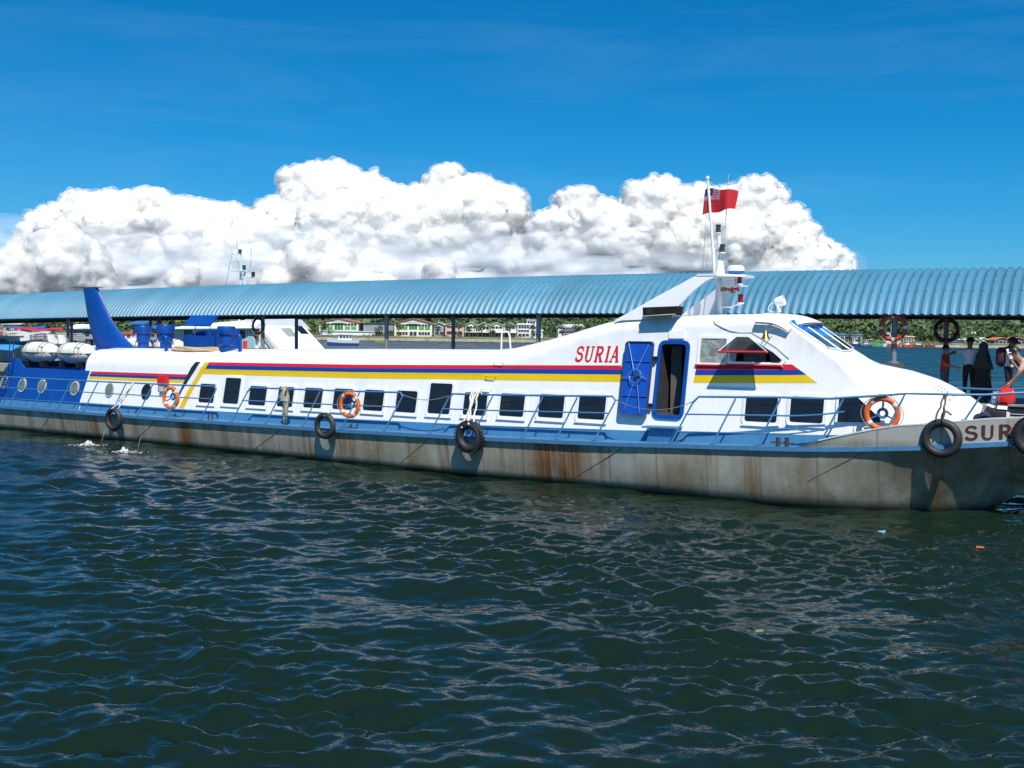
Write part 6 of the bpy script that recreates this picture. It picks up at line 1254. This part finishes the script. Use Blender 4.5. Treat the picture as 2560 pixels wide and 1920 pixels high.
bld('yellow roofed barge shed right of the near life ring', 199.4, 205.2, 2.0, 5.6, 6.5, SH + 4, 8, mat('yellow_shed', (.55, .40, .12), .8), mat('cream_roof', (.62, .55, .36), .8), 'shed', 'shed', rows=[(2.6, 5.0, 4, .05, .95, mat('shed_inside', (.12, .08, .05), .9))], gable=False)
# trees standing singly in front of the buildings
def tree(x, y, h, r, label, m0=0, n=260, group=None, palm=False):
    z = hill_h(x, y) - .4 if y > SH + 10 else 2.1; t = thing('palm_tree' if palm else 'tree', label, 'tree', (x, y, z), 0, group); rr = random.Random(int(x * 7 + y)); th = h - r * 1.1
    m = MB(); m.tube([(0, 0, 0), (.1 * r, 0, th * .5), (.02, 0, th)], [.045 * h, .03 * h, .02 * h], 7)
    if not palm:
        for k in range(5): a_ = k * 1.3; m.tube([(0, 0, th * .75), (math.cos(a_) * r * .5, math.sin(a_) * r * .5, th + r * .3)], [.018 * h, .008 * h], 5)
    m.build('trunk', TRUNK, t)
    c = MB()
    if palm:
        for k in range(15):
            a_ = k * 2.4; d = Vector((math.cos(a_), math.sin(a_), 0)); pr_ = None
            for s in range(6):
                u = s / 5; p = Vector((0, 0, th)) + d * r * 1.1 * u + Vector((0, 0, r * (.7 * u - 1.15 * u * u))); w_ = Vector((-d.y, d.x, 0)) * (.16 * r * (1 - u * .8))
                if pr_: c.add([pr_[0] - pr_[1], pr_[0] + pr_[1], p + w_, p - w_], [(0, 1, 2, 3)], k % 4)
                pr_ = (p, w_)
    else:
        for k in range(9):
            a_ = rr.uniform(0, 6.3); q = rr.uniform(.15, .75); blob(c, (math.cos(a_) * r * q, math.sin(a_) * r * q, th + rr.uniform(-.2, .75) * r), r * rr.uniform(.38, .6), n // 9, 1.0, rr.choice([0, 1, 1, 2, 3]))
    c.build('crown', LEAF, t); return t
TR = [(-117, 3, 9, 4, 'round bush beside the left warehouse wall'), (-112, 2, 5, 3, 'low bush at the left end of the sea wall'), (-81, 0, 7, 4.6, 'spreading tree in front of the grey shed'), (-76, 1, 6, 4, 'smaller tree between grey shed and right warehouse'), (-70, 0, 9, 3.4, 'tree at the left corner of the right warehouse'),
      (-46, 3, 7, 2.6, 'thin tree before the grey gabled store'), (-33, -1, 11, 4.2, 'tall tree in front of the salmon pink building'), (-19, -1, 9, 3.8, 'tree in front of the second shophouse'), (-12.5, -1, 7, 3.2, 'small tree in front of the third shophouse'), (-2, -1, 9, 3.6, 'tree in front of the end shophouse'), (12, -1, 9, 3.0, 'tree in front of the white waterside house'),
      (27, 0, 14, 6.2, 'big dark shore tree right of the white blocks'), (40, 6, 9, 4, 'tree beside the low dark roofed shed'), (207, 4, 9, 5, 'tree beside the moored fishing boats'), (244, 3, 12, 6, 'full tree right of the near life ring'), (251, 4, 10, 5, 'lower tree next to the blue tarpaulin roof'), (262, 3, 7, 4, 'shore bush left of the man in white')]
for x, dy, h, r, lab in TR: tree(x, SH + 8 + dy, h, r, lab, group='trees standing along the far shore')
for x, dy, h, r, lab in ((42, 30, 15, 3.2, 'palm with drooping fronds on the slope above the dark shed'), (288, 26, 12, 3, 'palm behind the small white house on the right hill'), (-27, 2, 10, 3, 'palm in front of the first shophouse')): tree(x, SH + 10 + dy, h, r, lab, group='palms on the far shore', palm=True)
# ---------------------------------------------------------------- boats
def boat(label, x, y, L_, w, h, rz, hull_m, deck_m, cab=None, canopy=None, mast_h=0, engine=False, name='motor_boat', group=None, sheer=.35, band=None):
    t = thing(name, label, 'boat', (x, y, 0), rz, group); rows = []
    for u in np.linspace(0, 1, 13):
        xx = lerp(-L_ / 2, L_ / 2, u); ww = w / 2 * (1 - max(0, (u - .55) / .45) ** 2.2) * (1 if u > .1 else .92); ww = max(ww, .02); zz = h * (1 + sheer * max(0, u - .4) ** 1.5 * 2.2)
        rows.append([(xx, 0, -.4), (xx - (0 if u < .9 else .0), -ww * .75, -.1), (xx, -ww * .9, zz * .45), (xx, -ww, zz), (xx, ww, zz), (xx, ww * .9, zz * .45), (xx, ww * .75, -.1)])
    n = 7; mb = MB(); N = len(rows)
    mb.add([p for r in rows for p in r], [(i * n + k, (i + 1) * n + k, (i + 1) * n + (k + 1) % n, i * n + (k + 1) % n) for i in range(N - 1) for k in range(n)] + [tuple(range(n)), tuple((N - 1) * n + k for k in range(n))[::-1]], 0)
    for i, f in enumerate(mb.f):
        pass
    mb.m = [(1 if band and (k % 7) in (1, 5) and k < (N - 1) * 7 else (2 if (k % 7) == 3 and k < (N - 1) * 7 else 0)) for k in range(len(mb.f))]
    mb.build('hull', [hull_m, band or hull_m, deck_m], t, 30)
    if cab:
        a_, b_, ch, cm, cr = cab; xa, xb = lerp(-L_ / 2, L_ / 2, a_), lerp(-L_ / 2, L_ / 2, b_); ww = w * .36
        m = MB(); m.hexa([(xa, -ww, h * .8), (xb, -ww * .9, h * .8), (xb, ww * .9, h * .8), (xa, ww, h * .8), (xa, -ww * .9, h + ch), (xb - ch * .35, -ww * .8, h + ch), (xb - ch * .35, ww * .8, h + ch), (xa, ww * .9, h + ch)]); c = m.build('cabin', cm, t)
        m = MB(); m.box(((xa + xb) / 2 - ch * .1, 0, h + ch + .05), ((xb - xa) * 1.05, w * .78, .1)); m.build('cabin_roof', cr, t)
        k = max(2, int((xb - xa) / 1.1))
        for q in range(k):
            for s in (-1, 1): m = MB(); m.box((lerp(xa, xb - ch * .4, (q + .5) / k), s * ww * .95, h + ch * .62), ((xb - xa) / k * .62, .08, ch * .36)); m.build('window', FWIN, c)
    if canopy:
        a_, b_, ch, cm = canopy; xa, xb = lerp(-L_ / 2, L_ / 2, a_), lerp(-L_ / 2, L_ / 2, b_)
        m = MB(); m.grid(lambda u, v: (lerp(xa, xb, u), lerp(-w * .55, w * .55, v), h + ch + .22 * math.sin(v * math.pi) + .08 * math.sin(u * 9)), 10, 6); m.build('canopy', cm, t, 180)
        for q in (0, .5, 1):
            for s in (-1, 1): m = MB(); m.tube([(lerp(xa, xb, q), s * w * .46, h * .8), (lerp(xa, xb, q), s * w * .5, h + ch)], .035, 5); m.build('post', POSTM, t)
    if mast_h: m = MB(); m.tube([(0, 0, h), (0, 0, h + mast_h)], [.09, .05], 6); m.tube([(-.6, 0, h + mast_h * .7), (.6, 0, h + mast_h * .7)], .04, 5); m.tube([(0, 0, h + mast_h * .95), (L_ * .4, 0, h)], .02, 4); m.build('mast', FWHITE, t)
    if engine: m = MB(); m.box((-L_ / 2 - .2, 0, h * .9), (.35, .35, .7)); m.tube([(-L_ / 2 - .2, 0, h * .6), (-L_ / 2 - .25, 0, -.3)], .08, 6); m.build('outboard_engine', BLACK, t)
    return t
SEAW = mat('boat_white', (.74, .75, .75), .4); SEAB = mat('boat_blue', (.02, .08, .32), .4); BDECK = mat('boat_deck', (.45, .42, .36), .8)
boat('white cabin cruiser with blue lower hull on open water', -54.5, 330, 10.2, 3.4, 1.7, R(180 + 6), SEAW, BDECK, (.22, .68, 1.7, SEAW, SEAW), mast_h=2.6, band=SEAB, name='cabin_boat', sheer=.5)
boat('small yellow open boat with outboard near the shore', -59.4, 468, 6.6, 1.8, .75, R(180), mat('boat_yellow', (.50, .38, .05), .5), BDECK, engine=True, name='open_boat')
FB = [('fishing boat with white wheelhouse and blue tarpaulin, first of the moored row', 203.5, 10, SEAB, (.35, .62, 3.4, SEAW, SEAW), (.0, .33, 2.6, BLUER), 4), ('small grey green fishing boat with low cabin and cream canopy', 210, 8, mat('boat_teal', (.12, .30, .28), .5), (.3, .6, 1.6, SEAW, SEAW), (.6, .95, 2.6, mat('cream_tarp', (.6, .56, .44), .8)), 3),
      ('bright green hulled work boat in the moored row', 216.4, 6, mat('boat_green', (.10, .42, .16), .5), (.3, .75, 1.4, MATS['boat_green'], SEAW), None, 3), ('white motor launch with green cabin half behind the post', 220.6, 5.5, SEAW, (.25, .8, 1.6, MATS['boat_green'], SEAW), None, 0),
      ('orange red boat with white cabin left of the jetty post', 226.2, 7.5, mat('boat_orange', (.62, .12, .04), .5), (.35, .65, 2.0, SEAW, SEAW), None, 4), ('orange red boat with white cabin right of the jetty post', 234.2, 6.5, MATS['boat_orange'], (.2, .6, 2.2, SEAW, SEAW), None, 0), ('rust brown barge with white deckhouse and yellow canopy', 240.4, 8, mat('boat_brown', (.20, .09, .06), .7), (.2, .6, 1.6, SEAW, SEAW), (.62, 1, 2.2, mat('yellow_tarp', (.6, .45, .12), .8)), 0),
      ('low brown canoe boat with clutter on the right shore', 248.2, 6, MATS['boat_brown'], (.3, .5, .9, MATS['boat_orange'], SEAW), None, 0), ('dark red fishing boat partly hidden by the wheelhouse front', 196.4, 9, mat('boat_maroon', (.20, .04, .04), .6), (.3, .6, 2.2, mat('boat_tan', (.45, .34, .22), .7), SEAW), None, 5), ('white coaster with tall pale mast seen through the orange life ring', 228, 13, SEAW, (.25, .55, 5.6, SEAW, SEAW), None, 11)]
for i, (lab, x, L_, hm, cab, can, mh) in enumerate(FB): boat(lab, x, SH - 10 - (i % 3) * 1.5 - (0 if i < 9 else -8), L_, L_ * .32, 1.5 if i < 9 else 3.0, R(8 if i % 2 else 176), hm, BDECK, cab, can, mh, name='fishing_boat', group='fishing boats moored along the right shore', band=SEAB if i in (1,) else None)
def far_boat(lab, px_, Y, z0, *a_, **k): return boat(lab, px_, Y, *a_, **k)
BT, RT, GT = mat('blue_tarp', (.02, .11, .42), .6, var=.1), mat('red_tarp', (.55, .02, .06), .6, var=.1), mat('grey_tarp', (.45, .47, .47), .6, var=.1); TURQ = mat('turquoise_canvas', (.08, .48, .52), .6, var=.1); LBLUE = mat('light_blue_canvas', (.05, .28, .60), .5, var=.1)
boat('long boat with a bright blue tarpaulin roof left of the tail fin', -50.2, 106, 5.2, 2.0, 1.3, R(4), SEAW, BDECK, None, (.1, .9, 2.55, BT), name='canopy_boat', group='canopied boats at the left')
boat('long boat with a red tarpaulin roof left of the tail fin', -46.0, 100, 4.6, 2.0, 1.2, R(4), SEAB, BDECK, None, (.0, 1.0, 2.5, RT), name='canopy_boat', group='canopied boats at the left')
boat('long boat with a faded grey canvas roof beneath the red one', -44.6, 95, 4.2, 1.8, 1.0, R(4), SEAW, BDECK, None, (.05, .95, 2.35, GT), name='canopy_boat', group='canopied boats at the left')
boat('white speedboat with red seats at the left edge', -30.6, 60, 5.5, 1.9, 3.1, R(-15), SEAW, RED, (.3, .6, .5, SEAW, SEAW), name='speedboat', sheer=.15, group='white speedboats at the left edge')
boat('white speedboat moored behind the turquoise canopy', -26.6, 53, 5.0, 1.7, 2.95, R(-8), SEAW, BDECK, (.45, .7, .35, SEAW, SEAW), name='speedboat', sheer=.1, group='white speedboats at the left edge')
boat('boat with a turquoise canvas awning at the left edge', -26.2, 50.5, 5.0, 1.8, 1.0, R(-4), SEAW, BDECK, None, (-.2, .95, 1.85, TURQ), name='canopy_boat', group='canopied boats at the left')
boat('boat with a light blue awning just behind the ferry stern', -24.2, 46.5, 6.0, 1.8, .9, R(-4), SEAW, BDECK, None, (-.1, .85, 1.85, LBLUE), name='canopy_boat', group='canopied boats at the left')
for x, lab in ((-27.0, 'white boat prow rising above the aftmost life raft'), (-26.4, 'white boat prow rising between the two near life rafts')):
    t = thing('boat_prow', lab, 'boat', (x, 60, 0), 0, 'white prows behind the life rafts'); m = MB(); m.prism([(-.2, -.15, -.3), (.5, -.15, -.3), (.38, -.12, 3.0), (.0, -.05, 3.45), (-.22, -.05, 3.45), (-.1, -.12, 2.9)], (0, .3, 0)); m.build('stem', SEAW, t); m = MB(); m.hexa([(-.2, -.7, .2), (3, -.7, .2), (3, .7, .2), (-.2, .7, .2), (0, -.9, 2.4), (3.2, -.9, 2.2), (3.2, .9, 2.2), (0, .9, 2.4)]); m.build('hull', SEAW, t)
t = thing('wharf', 'low grey wharf with railings behind the boats at the left', 'wharf', (-46, 116, 0)); m = MB(); m.box((0, 0, 2.75), (34, 4, .3)); m.build('deck', CONC, t)
for k in range(18): m = MB(); m.lathe([(.16, -1), (.16, 2.6)], (lerp(-16, 16, k / 17), -1.6, 0), 6); m.build('pile', DCONC, t)
m = MB(); m.tube([(-17, -1.9, 3.35), (17, -1.9, 3.35)], .06, 5); m.tube([(-17, -1.9, 3.12), (17, -1.9, 3.12)], .05, 5)
for k in range(30): m.tube([(lerp(-16.8, 16.8, k / 29), -1.9, 2.8), (lerp(-16.8, 16.8, k / 29), -1.9, 3.35)], .05, 4)
m.build('railing', mat('rail_pale', (.45, .43, .38), .7), t)
def hut(lab, x, y, w, zb, ze, zp, wm, rm, dep=5, name='waterside_hut'):
    t = thing(name, lab, 'hut', (x, y, 0)); m = MB(); m.box((0, dep / 2, (zb + ze) / 2), (w, dep, ze - zb)); m.build('wall', wm, t)
    m = MB(); m.hexa([(-w / 2 - .3, -.4, ze), (w / 2 + .3, -.4, ze), (w / 2 + .3, dep * .6, zp), (-w / 2 - .3, dep * .6, zp), (-w / 2 - .3, -.4, ze + .1), (w / 2 + .3, -.4, ze + .1), (w / 2 + .3, dep * .6, zp + .1), (-w / 2 - .3, dep * .6, zp + .1)]); m.build('roof', rm, t)
    for s in (-.25, .25): m = MB(); m.box((s * w, -.03, lerp(zb, ze, .55)), (w * .22, .08, (ze - zb) * .4)); m.build('window', FWIN, t)
    for s in (-.4, .4): m = MB(); m.tube([(s * w, .4, -1), (s * w, .4, zb)], .1, 5); m.build('stilt', DCONC, t)
    return t
hut('pale yellow fronted house with white roof line at the far left', -97.7, 200, 3.2, 3.0, 4.75, 5.2, mat('house_yellow', (.60, .48, .20), .8), mat('house_cream', (.72, .64, .40), .8))
hut('white roofed waterside hut behind the three jetty posts', -52.4, 124, 2.6, 2.8, 3.9, 4.4, GSHED, FWHITE); hut('grey hut with curved pale roof close left of the tail fin', -46.0, 112, 1.9, 2.8, 3.9, 4.25, GSHED, PALER)
hut('grey hut with blue roof between the roof ventilators', -38.5, 111, 1.8, 2.8, 4.0, 4.3, GSHED, BLUER); hut('blue roofed house on the slope just right of the tail fin', -41.4, 113, 1.4, 2.8, 4.45, 4.8, mat('house_tan', (.4, .32, .22), .8), BLUER)
boat('white speedboat with red stripes right of the tail fin', -41.0, 109, 3.6, 1.5, 2.9, R(8), SEAW, RED, (.35, .7, .5, SEAW, RED), name='speedboat', sheer=.2, band=RED)
# floating litter and splashes of cooling water
t = thing('plastic_wrapper', 'pale blue plastic wrapper floating below the bow', 'litter', (7.05, 19.41, .03), .3); m = MB(); m.prism([(-.15, -.02, .02), (-.1, -.05, 0), (.10, -.045, 0), (.14, .0, .015), (.09, .03, 0), (-.08, .035, 0)], (0, 0, .03)); m.build('film', mat('wrapper_blue', (.16, .36, .50), .4), t)
t = thing('orange_wrapper', 'tiny orange wrapper floating at the lower right', 'litter', (8.4, 18.16, .02), -.2); m = MB(); m.prism([(-.07, -.03, 0), (.06, -.04, 0), (.08, .02, 0), (-.05, .03, 0)], (0, 0, .025)); m.build('film', mat('wrapper_orange', (.55, .16, .06), .5), t)
t = thing('green_wrapper', 'pale green wrapper floating in the middle foreground', 'litter', (3.16, 12.74, .02), .2); m = MB(); m.prism([(-.07, -.02, 0), (.03, -.015, 0), (.06, .02, 0), (-.02, .014, 0)], (0, 0, .02)); m.build('film', mat('wrapper_green', (.20, .34, .18), .5), t)
FOAM = mat('foam', (.80, .83, .84), .6, var=.1, bump=.5, bscale=20)
for px_, py_, lab in ((-13.57, 32.7, 'left hand splash of discharge water beside the hull'), (-11.74, 30.9, 'right hand splash of discharge water beside the hull')):
    t = thing('water_splash', lab, 'splash', (px_, py_, 0)); m = MB(); rr = random.Random(int(py_ * 10))
    for k in range(150):
        a_, d = rr.uniform(0, 6.28), abs(rr.gauss(0, .28)); s = rr.uniform(.006, .02) * (1 if d > .3 else 1.2); m.add([tuple(np.array((math.cos(a_) * d * 1.25, math.sin(a_) * d * .7, .04 + max(0, .2 - d) * rr.uniform(0, .9))) + np.array(q) * s) for q in ((1.6, 0, 0), (0, 1, 0), (-1.6, 0, 0), (0, -1, 0), (0, 0, .35), (0, 0, -.35))], [(0, 1, 4), (1, 2, 4), (2, 3, 4), (3, 0, 4), (1, 0, 5), (2, 1, 5), (3, 2, 5), (0, 3, 5)])
    tag(m.build('foam', FOAM, t), kind='stuff'); m = MB()
    hx, hy = (-.535 * .0 + .35, .55)
    m.tube([(hx, hy, .5), (hx * .85, hy * .85, .3), (hx * .75, hy * .75, .02)], [.004, .006, .008], 5); m.build('jet', mat('discharge', (.3, .33, .34), .2), t, 180)
